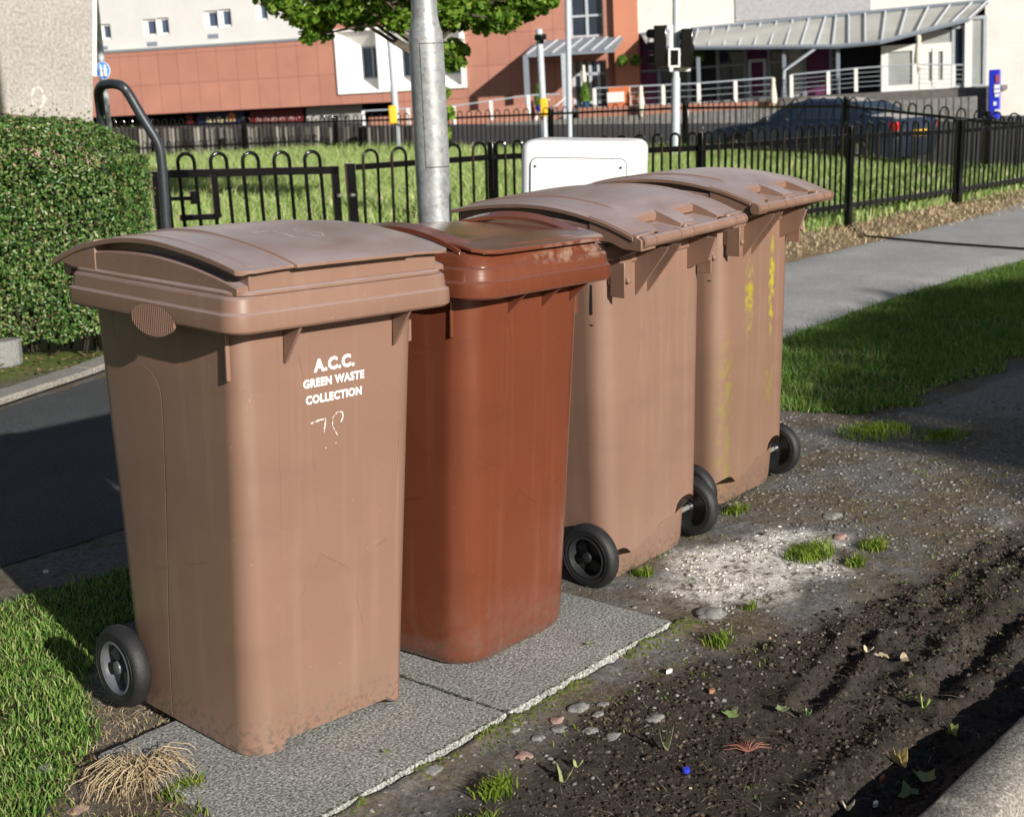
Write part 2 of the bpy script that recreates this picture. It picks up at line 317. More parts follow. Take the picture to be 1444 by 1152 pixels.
def bin_body(root, m, style):
    b = MB()
    def lv(z):       # size of the tapered tub at height z
        k = z / .96
        if style == 'round':
            return (.230 + .020 * k, .0 - .028 * k, .44 + .045 * k, .085 - .02 * k)
        if style == 'rear':
            return (.232 + .026 * k, .0 - .045 * k, .455 + .020 * k, .062 - .01 * k)
        return (.229 + .018 * k, .0 - .030 * k, .488 + .052 * k, .062 - .018 * k)
    zs = [0, .012, .03, .08, .16, .26, .36, .46, .56, .64, .70, .74, .77, .79, .81, .825, .838, .846, .853, .862, .90, .97]
    if style == 'rear': zs = [0, .012, .03, .08, .14, .2, .26, .36, .46, .56, .66, .76, .84, .90, .97]
    rings = []
    fx = [-.1425, -.1405, .1895, .1915]
    for z in zs:
        hx, y0, y1, r = lv(z)
        if style == 'front':
            ys = side_y(z); yl = [ys + .0042, ys + .0021, ys]
            ring = rr(-hx, hx, y0, y1, r, z, 7, fx, yl)
            out = []
            for i, p in enumerate(ring):
                x, y, zz = p
                if y == y0 and -.141 < x < .190: y += .0018                        # sunk front panel
                if x == -hx and abs(y - ys - .0021) < .0005: x += .0022            # moulded groove round the wheel side panel
                if z < .02 and y < y0 + .05 and -.141 < x < .190: zz = .020 + z * .5      # feet only at the corners
                out.append((x, y, zz))
            rings.append(out)
        elif style == 'round':
            inset = {0: .014, .012: .005}.get(z, 0)
            rings.append(rr(-hx + inset, hx - inset, y0 + inset, y1 - inset, r, z, 9, (-.1, 0, .1)))
        else:
            rings.append(rr(-hx, hx, y0, y1, r, z, 7, (-.1, 0, .1)))
    if style == 'rear':
        # tub with the wheel arches cut out of the rear wall: fine grid on the rear side
        rings = []
        nR = 26
        def zlow(u):   # lower edge of the rear wall along x (local), u = x
            base = .075 + .055 * float(ss(.14, -.08, u))
            arch = .045 * max(0., 1 - ((u + .165) / .062) ** 2) ** .5 if abs(u + .165) < .062 else 0
            arch2 = .03 * max(0., 1 - ((u - .19) / .05) ** 2) ** .5 if abs(u - .19) < .05 else 0
            return base + arch + arch2
        for kz in range(16):
            t = kz / 15
            ring = []
            tmpl = rr(-.25, .25, 0, .45, .06, 0, 7, (-.1, 0, .1), (.3, .2))
            for (x, y, _) in tmpl: ring.append((x, y))
            # insert rear stops between the two rear corner points
            full = []
            for i, p in enumerate(ring):
                full.append(p)
                if abs(p[1] - .45) < 1e-6 and p[0] > 0:
                    for q in range(1, nR): full.append((p[0] + (ring[i + 1][0] - p[0]) * q / nR, .45))
            rg = []
            for (x, y) in full:
                rear = float(ss(.30, .40, y))
                zb = zlow(x) * rear
                z = zb + (.97 - zb) * t ** 1.15
                k = z / .96
                sx = (.246 + .018 * k) / .25; sy = ((.475 + .0 * k) + .045 * k) / .45
                bulge = .008 * float(ss(.30, .45, y)) * float(ss(.2, .0, t))
                rg.append((x * sx, -.045 * k + y * sy + bulge * 0, z))
            rings.append(rg)
    b.loft(rings, True, True)
    o = b.build('body', m, root, 28)
    if style == 'front':
        g = MB(); V = []; zz = [.012 + .94 * i / 90 for i in range(91)]; zz = [z for z in zz if z < .8525]
        for z in zz:
            hx = lv(z)[0]; ys = side_y(z); V += [(-hx + .0004, ys + .0006, z), (-hx + .0004, ys + .0038, z)]
        g.add(V, [(2 * i, 2 * i + 1, 2 * i + 3, 2 * i + 2) for i in range(len(zz) - 1)]); g.build('seam', M['seam'], o, 0)  # dark strip laid along the moulded side groove
    if style == 'rear':
        q = MB()       # inner foot box behind the cut-away rear edge
        q.loft([rr(-.195, .2, .03, .448, .05, 0.0), rr(-.2, .205, .03, .455, .05, .03), rr(-.2, .205, .03, .462, .05, .13)])
        q.build('foot_box', m, root, 35)
    return o

def bin_rim(root, m, style):
    b = MB(); r = .045 if style != 'round' else .07
    x, y0, y1 = (.303 if style == 'front' else .298), -.104, .562
    if style == 'rear': x, y0, y1 = .283, -.09, .482
    zb = .945 if style == 'round' else .962
    L = [(zb + .012, -.030), (zb, -.026), (zb - .002, -.006), (zb + .003, -.001), (zb + .008, 0), (zb + .036, -.001), (zb + .038, -.004), (zb + .041, -.0065), (zb + .066, -.009), (zb + .071, -.013), (zb + .072, -.022), (zb + .06, -.03)]
    b.loft([rr(-x - d, x + d, y0 - d, y1 + d, r, z, 8) for (z, d) in L])
    rm = b.build('rim', m, root, 25)
    def fin(gx, prof, w_=.0035):
        g = MB(); g.prism(prof, 'x', gx - w_, gx + w_); g.build('gusset', m, rm, 30, bevel=.001)
    def tab(c_, s_):
        g = MB(); g.box(c_, s_); g.build('tab', m, rm, 30, bevel=.0015)
    if style == 'front':
        for gx in (-.125, .174): fin(gx, [(-.030, zb - .002), (-.090, zb - .002), (-.036, .880), (-.030, .875)])
        tab((-.249, -.002, .905), (.010, .006, .11)); tab((.248, .012, .915), (.016, .02, .09))
    elif style == 'round':
        for gx in (-.085, .055, .175): fin(gx, [(-.026, zb - .002), (-.086, zb - .002), (-.032, .893), (-.026, .888)], .003)
        tab((-.249, .018, .895), (.010, .006, .10)); tab((.248, .014, .895), (.016, .02, .10))
    else:
        yb = .475
        for gx in (.105, .045): fin(gx, [(yb - .02, 1.0), (yb + .115, 1.012), (yb + .105, .995), (yb + .004, .865), (yb - .02, .86)])
        for gx in (.205, -.235):
            g = MB(); g.box((gx, yb + .018, .955), (.055, .045, .085)); g.box((gx + .026, yb + .03, .93), (.006, .05, .10))
            g.lathe([(.009, 0), (.009, .012), (.004, .014)], (gx, yb + .040, .925), 'y', 10); g.build('hinge_bracket', m, rm, 30, bevel=.002)
        fin(-.165, [(yb - .02, 1.0), (yb + .10, 1.0), (yb + .075, .93), (yb + .004, .90), (yb - .02, .90)], .006)
        for yy in (.02, .43):
            g = MB(); g.box((.2575, yy, .87), (.004, .010, .085)); g.build('slot', M['dark'], rm, 0)
        g = MB(); g.box((.258, .34, .797), (.0015, .20, .0025)); g.build('seam', M['dark'], rm, 0)
    if style == 'front':      # ribbed finger grip hanging under the side rim
        q = MB(); n = 44; outer = []; cy = .185; ring0 = []; ring1 = []
        for i in range(n + 1):
            t = -1 + 2 * i / n; e_ = math.sqrt(max(0, 1 - t * t)); xo = -.2902 - (.0014 if i % 2 else 0)
            q.add([(xo - .013, cy + t * .082, zb + .002 - .036 * e_), (xo - .013, cy + t * .082, zb + .004 + .028 * e_), (-.297, cy + t * .082, zb + .002 - .036 * e_)], [])
        for i in range(n):
            a, b_ = 3 * i, 3 * (i + 1); q.f += [(a, a + 1, b_ + 1, b_), (a, b_, b_ + 2, a + 2), (a + 2, b_ + 2, b_ + 1, a + 1)]
        q.build('finger_grip', m, rm, 20)
    return rm

def sheet(b, xs, ys, ztop, th, side_drop=None):
    """solid sheet with top height function ztop(x,y) and thickness th(x,y)"""
    nx, ny = len(xs), len(ys(xs[0]) if callable(ys) else ys); V = []; F = []
    for i, x in enumerate(xs):
        for j, y in enumerate(ys(x) if callable(ys) else ys):
            V.append((x, y, ztop(x, y)))
    for i, x in enumerate(xs):
        for j, y in enumerate(ys(x) if callable(ys) else ys):
            V.append((x, y, ztop(x, y) - th(x, y)))
    n = nx * ny; I = lambda i, j: i * ny + j
    for i in range(nx - 1):
        for j in range(ny - 1):
            F.append((I(i, j), I(i + 1, j), I(i + 1, j + 1), I(i, j + 1))); F.append((n + I(i, j), n + I(i, j + 1), n + I(i + 1, j + 1), n + I(i + 1, j)))
    for i in range(nx - 1):
        F.append((I(i, 0), n + I(i, 0), n + I(i + 1, 0), I(i + 1, 0))); F.append((I(i, ny - 1), I(i + 1, ny - 1), n + I(i + 1, ny - 1), n + I(i, ny - 1)))
    for j in range(ny - 1):
        F.append((I(0, j), I(0, j + 1), n + I(0, j + 1), n + I(0, j))); F.append((I(nx - 1, j), n + I(nx - 1, j), n + I(nx - 1, j + 1), I(nx - 1, j + 1)))
    b.add(V, F)

def lin(a, b, n): return [a + (b - a) * i / (n - 1) for i in range(n)]

def ZSK(y, zb=1.037): return smooth_pl(y, [(-.20, zb + .032), (-.105, zb + .054), (-.02, zb + .072), (.10, zb + .088), (.22, zb + .096), (.34, zb + .090), (.46, zb + .070), (.54, zb + .048), (.62, zb + .018)])
def lid_overhang(root, m, rearview=False):
    """arched lid: flanged base with arched skirt, dark recess along both sides, overhanging top skin"""
    zb = 1.037; ye = .50 if rearview else .545
    def zarch(y): return smooth_pl(y, [(-.16, zb + .0), (-.10, zb + .012), (-.02, zb + .030), (.10, zb + .048), (.22, zb + .056), (.34, zb + .054), (.46, zb + .044), (.60, zb + .018)])
    b = MB(); YS = lin(-.082, ye, 40)
    b.loft([rr(-.272, .272, -.094, ye, .05, zb - .002, 8), rr(-.272, .272, -.094, ye, .05, zb + .003, 8), rr(-.262, .262, -.078, ye, .045, zb + .010, 8), rr(-.245, .245, -.068, ye, .04, zb + .011, 8)])
    sheet(b, [-.266, -.262, -.24, .24, .262, .266], YS, lambda x, y: max(zb + .010, zarch(y) - (.004 if abs(x) > .264 else 0)), lambda x, y: max(zb + .010, zarch(y)) - zb - .0045)
    lid = b.build('lid', m, root, 30)
    q = MB()
    sheet(q, [-.240, .240], lin(-.086, .50, 30), lambda x, y: ZSK(y) - .003, lambda x, y: ZSK(y) - .003 - zb - .006)
    q.build('riser', m, lid, 30, bevel=.003)
    for s in (-1, 1):
        q = MB(); sheet(q, sorted([s * .200, s * .2685]), lin(.435, .612, 16), lambda x, y: ZSK(y) - .003, lambda x, y: max(.006, ZSK(y) - .003 - (zb + .003 + (.010 * float(ss(.52, .61, y)) if not rearview else -.016 * float(ss(.50, .56, y))))))
        q.build('side_flank', m, lid, 30, bevel=.002)
    k = MB()
    def front(x):
        r_ = max(0, abs(x) - .232) / .040; return -.108 + .022 * r_ * r_ - (.010 if abs(x) < .149 else 0)
    xs = [-.272, -.269, -.262, -.25, -.235, -.2, -.176, -.170, -.151, -.148, -.12, -.08, -.042, -.036, 0, .036, .042, .08, .12, .148, .151, .170, .176, .2, .235, .25, .262, .269, .272]
    tt = lin(0, .93, 34) + [.952, .956, .98, 1]
    if rearview: tt = lin(0, .84, 30) + [.862, .866, .88, .9, .95, 1]
    yend = .585 if rearview else .618
    def ys(x): return [front(x) + (yend - front(x)) * t for t in tt]
    def zt(x, y):
        z = ZSK(y) - .007 * (abs(x) / .27) ** 4
        if abs(x) < .150: z += .0045 * (1 - float(ss(.40, .46, y)))
        if y < -.10 and abs(x) < .149: z -= .002
        if rearview and .040 < abs(x) < .150 and y > .490: z = ZSK(.49) - .030 - (y - .49) * .12
        return z
    def th(x, y): return .0065 if abs(x) < .26 else .011
    sheet(k, xs, ys, zt, th)
    k.build('top_panel', m, lid, 32, bevel=.0012)
    return lid

def lid_handle(root, m, lid, rearview=False, w_=.275, yb=.598, zb=1.040):
    """rear hinge bar with rings, and the brackets below it"""
    if not rearview: yb -= .0; w_ = .262; zb = 1.030
    b = MB(); b.tube([(-w_, yb, zb), (w_, yb, zb)], .0165, 16)
    for gx in (-w_ + .008, -.205, .02, .085, .205, w_ - .008):
        b.tube([(gx - .003, yb, zb), (gx + .003, yb, zb)], .0182, 16)
    h = b.build('handle', m, root, 40)
    for gx in (-.235, .235):
        a = MB(); a.prism([(.47, .985), (.50, .985), (yb + .006, zb - .012), (yb, zb + .010), (.47, 1.02)], 'x', gx - .012, gx + .012)
        a.build('handle_bracket', m, h, 30, bevel=.002)
    if rearview:
        for s in (-1, 1):
            p = MB(); p.box((s * .2275, .583, zb + .007), (.083, .034, .030)); p.build('hinge_arm', m, lid, 30, bevel=.006)
        p = MB(); p.box((.0, .578, zb + .008), (.07, .04, .026)); p.build('hinge_arm', m, lid, 30, bevel=.006)
    return h

def lid_round(root, m):
    zb = 1.019; b = MB()
    b.loft([rr(-.262, .262, -.085, .50, .07, zb - .003, 8), rr(-.262, .262, -.085, .50, .07, zb + .006, 8), rr(-.252, .252, -.070, .50, .065, zb + .030, 8), rr(-.225, .225, -.050, .49, .06, zb + .036, 8)])
    lid = b.build('lid', m, root, 30)
    def zc(y): return smooth_pl(y, [(-.10, zb + .036), (.02, zb + .052), (.20, zb + .062), (.36, zb + .060), (.50, zb + .044), (.60, zb + .02)])
    k = MB()
    xs = lin(-.19, .19, 13); sheet(k, xs, lin(-.06, .60, 34), lambda x, y: zc(y) - .006 * (abs(x) / .19) ** 6, lambda x, y: zc(y) - zb - .02)
    # front lip of the pad, wider than the pad and rounded at its corners
    def lipfront(x): return -.098 + .05 * (max(0, abs(x) - .20) / .055) ** 2
    k2 = MB(); xs2 = lin(-.252, .252, 25); tt = lin(0, 1, 8)
    sheet(k2, xs2, lambda x: [lipfront(x) + (.03 - lipfront(x)) * t for t in tt], lambda x, y: zb + .036 + .018 * float(ss(-.10, .03, y)) + 0 * x, lambda x, y: .010)
    sheet(k2, xs2, lin(.30, .60, 14), lambda x, y: zc(y) - .012 * (abs(x) / .25) ** 2 - .003, lambda x, y: max(.01, zc(y) - .02 - zb))
    k.build('top_panel', m, lid, 30, bevel=.002); k2.build('front_lip', m, lid, 30, bevel=.003)
    # arched grip loops on both sides
    for s in (-1, 1):
        e = MB(); n = 26; rings = []
        for i in range(n):
            t = i / (n - 1); y = -.02 + .37 * t; hz = math.sin(math.pi * t) ** .8 * .034
            zi = zc(y) - .004; zo = zc(y) - .014 + hz; zi2 = zi + hz * .55
            xi, xm, xo = .186 + .02 * math.sin(math.pi * t), .222, .254
            rings.append([(s * xi, y, zi2), (s * xm, y, (zi2 + zo) / 2 + .010), (s * xo, y, zo), (s * xo, y, zo - .011), (s * xm, y, (zi2 + zo) / 2), (s * xi, y, zi2 - .009)])
        e.loft(rings); e.build('side_grip', m, lid, 40)
        d = MB(); rings = []
        for i in range(n):
            t = i / (n - 1); y = -.04 + .42 * t
            rings.append([(s * .19, y, zb + .02), (s * .235, y, zb + .02), (s * .235, y, zb + .040), (s * .19, y, zc(y) - .004)])
        d.loft(rings); d.build('side_grip', m, lid, 40)
    return lid

def make_bin(style, m, loc, rz, tilt, label, hubm, lid_fn, name='wheelie_bin'):
    root = empty(name, loc, 0, label, 'wheelie bin', 'brown wheelie bins standing in a row')
    # tilt is the small lean of the bin on uneven ground
    root.rotation_euler = (Matrix.Rotation(rz, 3, 'Z') @ Matrix.Rotation(tilt[0], 3, 'Y') @ Matrix.Rotation(tilt[1], 3, 'X')).to_euler()
    bin_body(root, m, style); bin_rim(root, m, style)
    if lid_fn == 'round': lid = lid_round(root, m)
    else: lid = lid_overhang(root, m, style == 'rear')
    if style != 'rear': lid.scale = (1.04, 1.03, 1.0)
    lid_handle(root, m, lid, style == 'rear', .262 if loc[0] < 2 else .278, .605, 1.046 if loc[0] < 2 else 1.042)
    ax = MB(); ax.tube([(-.25, .43, .1), (.25, .43, .1)], .009, 12); ax.build('axle', M['steel'], root, 40)
    for s in (-1, 1): make_wheel(root, s, s * (.2715 if style != 'rear' else ((.276 if loc[0] < 2 else .288) if s > 0 else .262)), .455 if style == 'front' else .430, hubm)
    if style == 'rear' and loc[0] > 2:      # this wheel has sunk into the soft edge
        for ch in root.children:
            if ch.name.startswith('wheel') and ch.location.x > 0: ch.location.z -= .028; ch.location.y -= .03; ch.location.x += .022
    return root

ROOTS = []
b1 = make_bin('front', M['binA'], (.004, 0, .002), -.045, (.0186, .010), 'brown wheelie bin lettered GREEN WASTE COLLECTION in white on its front', M['hub'], 'over')
b2 = make_bin('round', M['binB'], (.638, -.0173, .004), .075, (.0250, .0), 'glossy red-brown wheelie bin with mossy domed lid, darkest of the four', M['hubdark'], 'round')
b3 = make_bin('rear', M['binC'], (1.4245, .5978, -.006), 3.156, (.0438, -.0282), 'plain brown wheelie bin turned hinge side out beside the red-brown bin', M['hubdark'], 'over')
b4 = make_bin('rear', M['binD'], (2.185, .740, -.004), 3.215, (.010, -.007), 'brown wheelie bin with yellow-green paint streaks, farthest along the row', M['hubdark'], 'over')

def face_mat(x, z, lift=.0012):   # frame on bin 1's front wall (sunk panel)
    k = z / .96; y = -.030 * k + .0018 - lift
    sl_ = math.atan(.030 / .96)
    return Matrix.Translation((x, y, z)) @ Matrix.Rotation(math.pi / 2 + 0, 4, 'X') @ Matrix.Rotation(sl_ * 1.0, 4, 'X')
tx = .0
t1 = text_obj('lettering', 'A.C.C.', .0365, M['white'], face_mat(.008, .856), b1, .0017, 1.0)
t2 = text_obj('lettering', 'GREEN WASTE', .0245, M['white'], face_mat(.006, .820), b1, .0010, .96)
t3 = text_obj('lettering', 'COLLECTION', .0245, M['white'], face_mat(.006, .784), b1, .0010, .96)

def strokes(name, parent, polylines, mtx, m, wdt=.003):
    b = MB(); r_ = random.Random(3)
    for plist, wd in polylines:
        for (a, c_) in zip(plist, plist[1:]):
            a = Vector((*a, 0)); c2 = Vector((*c_, 0)); d = (c2 - a); n = Vector((-d.y, d.x, 0)).normalized()
            k = max(2, int(d.length / .003)); 
            for i in range(k):
                if r_.random() < .12: continue
                p = a + d * (i / k); q = a + d * ((i + 1.05) / k); w1 = wd * r_.uniform(.5, 1.1)
                b.add([p - n * w1, q - n * w1, q + n * w1, p + n * w1], [(0, 1, 2, 3)])
    o = b.build(name, m, parent, 0); o.matrix_local = mtx
    return o
strokes('painted_digits', b1, [([(-.055, .018), (-.03, .022), (-.014, .022), (-.016, .008), (-.018, 0)], .0022), ([(-.014, .022), (-.019, -.01)], .0008),
        ([(.032, .03), (.018, .032), (.006, .022), (.004, .004), (.014, -.014), (.018, -.02)], .0013), ([(.032, .03), (.034, .018), (.028, .008)], .0022), ([(-.012, -.040), (-.015, -.044)], .002), ([(.012, -.035), (.014, -.038)], .0015)],
        face_mat(-.004, .715), M['worn'])
zsk = ZSK
def lidmark():
    b = MB(); r_ = random.Random(5)
    L = [([(-.085, .055), (-.03, .06), (-.03, -.03)], .003), ([(.035, .06), (.02, .05), (.02, .03), (.045, .02), (.055, -.005), (.04, -.03), (.02, -.02), (.03, .01)], .0018)]
    for plist, wd in L:
        for (a, c_) in zip(plist, plist[1:]):
            a = Vector((*a, 0)); d = Vector((*c_, 0)) - a; n = Vector((-d.y, d.x, 0)).normalized(); k = max(2, int(d.length / .003))
            for i in range(k):
                if r_.random() < .3: continue
                P = [a + d * (i / k) - n * wd, a + d * ((i + 1.05) / k) - n * wd, a + d * ((i + 1.05) / k) + n * wd, a + d * (i / k) + n * wd]
                P = [Vector((p.x, p.y + .07, zsk(p.y + .07) + .0052)) for p in P]; b.add(P, [(0, 1, 2, 3)])
    b.build('painted_digits', M['worn'], b1, 0)
lidmark()

# ================================================================ GROUND
KY0, KY1 = -1.20, -1.325           # kerb inner and outer edge
FAR = [(-400, 42), (150, 37.5), (440, 37), (776, 33.5), (955, 31.5), (1080, 28.5), (1194, 25.0), (1344, 22.6), (1438, 22.4), (1700, 22.8)]
FARP = [plan(a, d) for a, d in FAR]
NEARP = [plan(210, 10.9), plan(480, 11.3), plan(576, 11.65), plan(692, 12.1), plan(990, 12.1), Vector((10.47, 4.33, 0)), Vector((13.44, 4.55, 0)), Vector((16.4, 4.72, 0)), Vector((19.4, 4.9, 0))]
def pdist(px, py):   # horizontal distance from the camera and bearing column
    dx, dy = px - CAM.x, py - CAM.y
    return np.hypot(dx, dy)
def beyond_far(X, Y):
    """signed distance behind the far fence line, by bearing"""
    dx, dy = X - CAM.x, Y - CAM.y; D = np.hypot(dx, dy); az = np.arctan2(dy, dx)
    azs = np.array([math.atan2(p.y - CAM.y, p.x - CAM.x) for p in FARP]); ds = np.array([(p - CAM).xy.length for p in FARP])
    o = np.argsort(azs); return D - np.interp(az, azs[o], ds[o])
def fbm(X, Y, sc, octv=4, seed=0.):
    out = np.zeros(X.shape); a = 1.; f = sc
    # cheap value noise lattice, vectorised
    for o in range(octv):
        x = X * f + seed * 17.3 + o * 31.7; y = Y * f + seed * 5.1 + o * 11.9
        xi = np.floor(x).astype(np.int64); yi = np.floor(y).astype(np.int64); xf = x - xi; yf = y - yi
        def h(i, j):
            n = (i * 374761393 + j * 668265263 + 1013904223) & 0xffffffff
            n = ((n ^ (n >> 13)) * 1274126177) & 0xffffffff; return ((n ^ (n >> 16)) & 0xffff) / 65535.
        u = xf * xf * (3 - 2 * xf); v = yf * yf * (3 - 2 * yf)
        out += a * ((h(xi, yi) * (1 - u) + h(xi + 1, yi) * u) * (1 - v) + (h(xi, yi + 1) * (1 - u) + h(xi + 1, yi + 1) * u) * v - .5)
        a *= .5; f *= 2.03
    return out
def zone_grassR(X, Y):
    e = .07 * fbm(X, Y, 3, 3, 5)
    lower = np.interp(X, [3.0, 3.44, 3.55, 3.9, 4.3, 5.2, 9, 40], [1.4, .92, .62, .45, .48, .48, .45, .4]) + e * 1.8
    upper = np.interp(X, [3.0, 4.0, 5, 6.8, 9, 40], [1.55, 1.68, 1.78, 1.98, 2.05, 2.1]) + e * .5
    left = 3.25 + e * 2
    return ss(0, .06, Y - lower) * ss(0, .05, upper - Y) * ss(0, .1, X - left)
def zone_grassL(X, Y):
    e = .09 * fbm(X, Y, 4, 3, 2)
    # left lawn between the dirt corner and the tarmac
    edge = np.interp(Y, [-.5, .2, .32, .45, .7, 1.0], [-.9, -.62, -.45, -.28, -.14, 0.05]) + e
    g = ss(0, .05, np.where(Y > 1., 1.9, edge) - X) * ss(0, .04, 1.43 + e * .4 - Y) * ss(-.9, -.6, Y + 0 * X)
    return g
def slabmask(X, Y):
    c, s = math.cos(.0415), math.sin(.0415); u = (X + .3905) * c + (Y + .2829) * s; v = -(X + .3905) * s + (Y + .2829) * c
    return u, v
def zone_soil(X, Y):
    e = .16 * fbm(X, Y, 2.2, 4, 9)
    up = np.interp(X, [-2, .3, .9, 1.4, 1.9, 2.4, 3.2, 4, 9], [-.36, -.36, -.36, -.46, -.50, -.55, -.62, -.7, -.7]) + e * .5
    return ss(0, .10, up - Y) * ss(.0, .05, Y - KY0 + .06)
def zone_concrete(X, Y):
    e = .06 * fbm(X, Y, 5, 3, 4)
    return ss(0, .05, X - (3.78 + .25 * (.4 - Y)) + e) * ss(0, .04, .40 - Y + e) * ss(0, .02, Y - KY0)
def zone_lime(X, Y):
    e = .22 * fbm(X, Y, 6, 5, 12)
    a = 1 - np.hypot((X - 1.58) / .50, (Y + .12) / .27) + e * 2.0
    a2 = 1 - np.hypot((X - 1.62) / .15, (Y + .04) / .09) + e
    return np.clip(ss(0, .55, a), 0, 1), np.clip(ss(0, .4, a2), 0, 1)
def height(X, Y):
    D = np.hypot(X - CAM.x, Y - CAM.y)
    z = np.full(X.shape, -.022)
    z += .012 * fbm(X, Y, 1.4, 3, 1) + .006 * fbm(X, Y, 14, 3, 3) * (D < 9)
    soil = zone_soil(X, Y)
    cl = fbm(X, Y, 11, 5, 7); cl2 = np.abs(fbm(X, Y, 26, 4, 8))
    rough = ss(.3, 1.5, X) * .6 + .4
    depth = np.interp(Y, [-1.3, -1.2, -1.05, -.85, -.6, -.4], [-.052, -.052, -.036, -.016, -.008, .006])
    def rut(x0, y0, x1, y1, w_, dp):
        t = np.clip(((X - x0) * (x1 - x0) + (Y - y0) * (y1 - y0)) / ((x1 - x0) ** 2 + (y1 - y0) ** 2), 0, 1)
        d = np.hypot(X - x0 - t * (x1 - x0), Y - y0 - t * (y1 - y0)) + .02 * fbm(X, Y, 9, 3, 6)
        return -dp * np.exp(-(d / w_) ** 2) + dp * .7 * np.exp(-((d - w_ * 1.7) / (w_ * .8)) ** 2)
    r_ = rut(.85, -.74, 1.35, -.64, .028, .014) + rut(1.15, -.93, 2.3, -.84, .04, .020) + rut(.45, -1.06, .9, -1.05, .06, .026) + rut(1.6, -.70, 2.3, -.64, .03, .008)
    z = z * (1 - soil) + soil * (-.030 + depth + r_ + (.020 * cl + .016 * cl2 + .010 * np.abs(fbm(X, Y, 48, 3, 15))) * rough)
    gr = ss(.9, 1.6, X) * (1 - soil) * ss(1.6, 1.2, Y)
    z += gr * .004 * fbm(X, Y, 30, 3, 2)
    u, v = slabmask(X, Y)
    z = z + .021 * np.exp(-(np.clip(-v, 0, None) / .035) ** 2) * (v < 0) * (u > -.1) * (u < 1.5) * (.7 + fbm(X, Y, 9, 3, 21))
    near = (u > -.006) * (u < 1.434) * (v > -.004) * (v < .61)
    z = np.where(near > 0, np.minimum(z, -.018 - .006 * np.abs(fbm(X, Y, 8, 2, 3))), z)
    # tarmac path bed
    pe = ss(1.70, 1.78, Y) * ss(4.3, 3.9, Y) * 1.
    z = z * (1 - pe) + pe * -.022
    # road beyond the kerb
    rd = ss(KY0 - .02, KY0 - .06, Y) * (D < 60); z = z * (1 - rd) + rd * -.125
    # far lie of the land
    bf = beyond_far(X, Y); meadow = ss(5.5, 7.0, Y)
    z += -.27 * ss(20, 36, D) * meadow * ss(0.35, -.2, (X - 20) / 20.)
    z += .06 * fbm(X, Y, .35, 3, 3) * ss(8, 14, D) * (bf < 0)
    z = np.where(bf > 0.3, z * (1 - ss(.3, 2.5, bf)) + ss(.3, 2.5, bf) * -.36, z)
    return z
def lines(a, b, step, lo, hi, g=1.16):
    mid = list(np.arange(a, b, step)); L = []; s = step; v = a
    while v > lo: s *= g; v -= s; L.append(v)
    H = []; s = step; v = b
    while v < hi: s *= g; v += s; H.append(v)
    return np.array(L[::-1] + mid + H)
gx = lines(-.75, 3.9, .0125, -300, 400, 1.06); gy = lines(-1.42, 1.6, .0115, -300, 400, 1.06)
GX, GY = np.meshgrid(gx, gy, indexing='ij'); GZ = height(GX, GY)
V = np.stack([GX, GY, GZ], -1).reshape(-1, 3); nx, ny = len(gx), len(gy)
idx = np.arange(nx * ny).reshape(nx, ny)
F = np.stack([idx[:-1, :-1], idx[1:, :-1], idx[1:, 1:], idx[:-1, 1:]], -1).reshape(-1, 4)
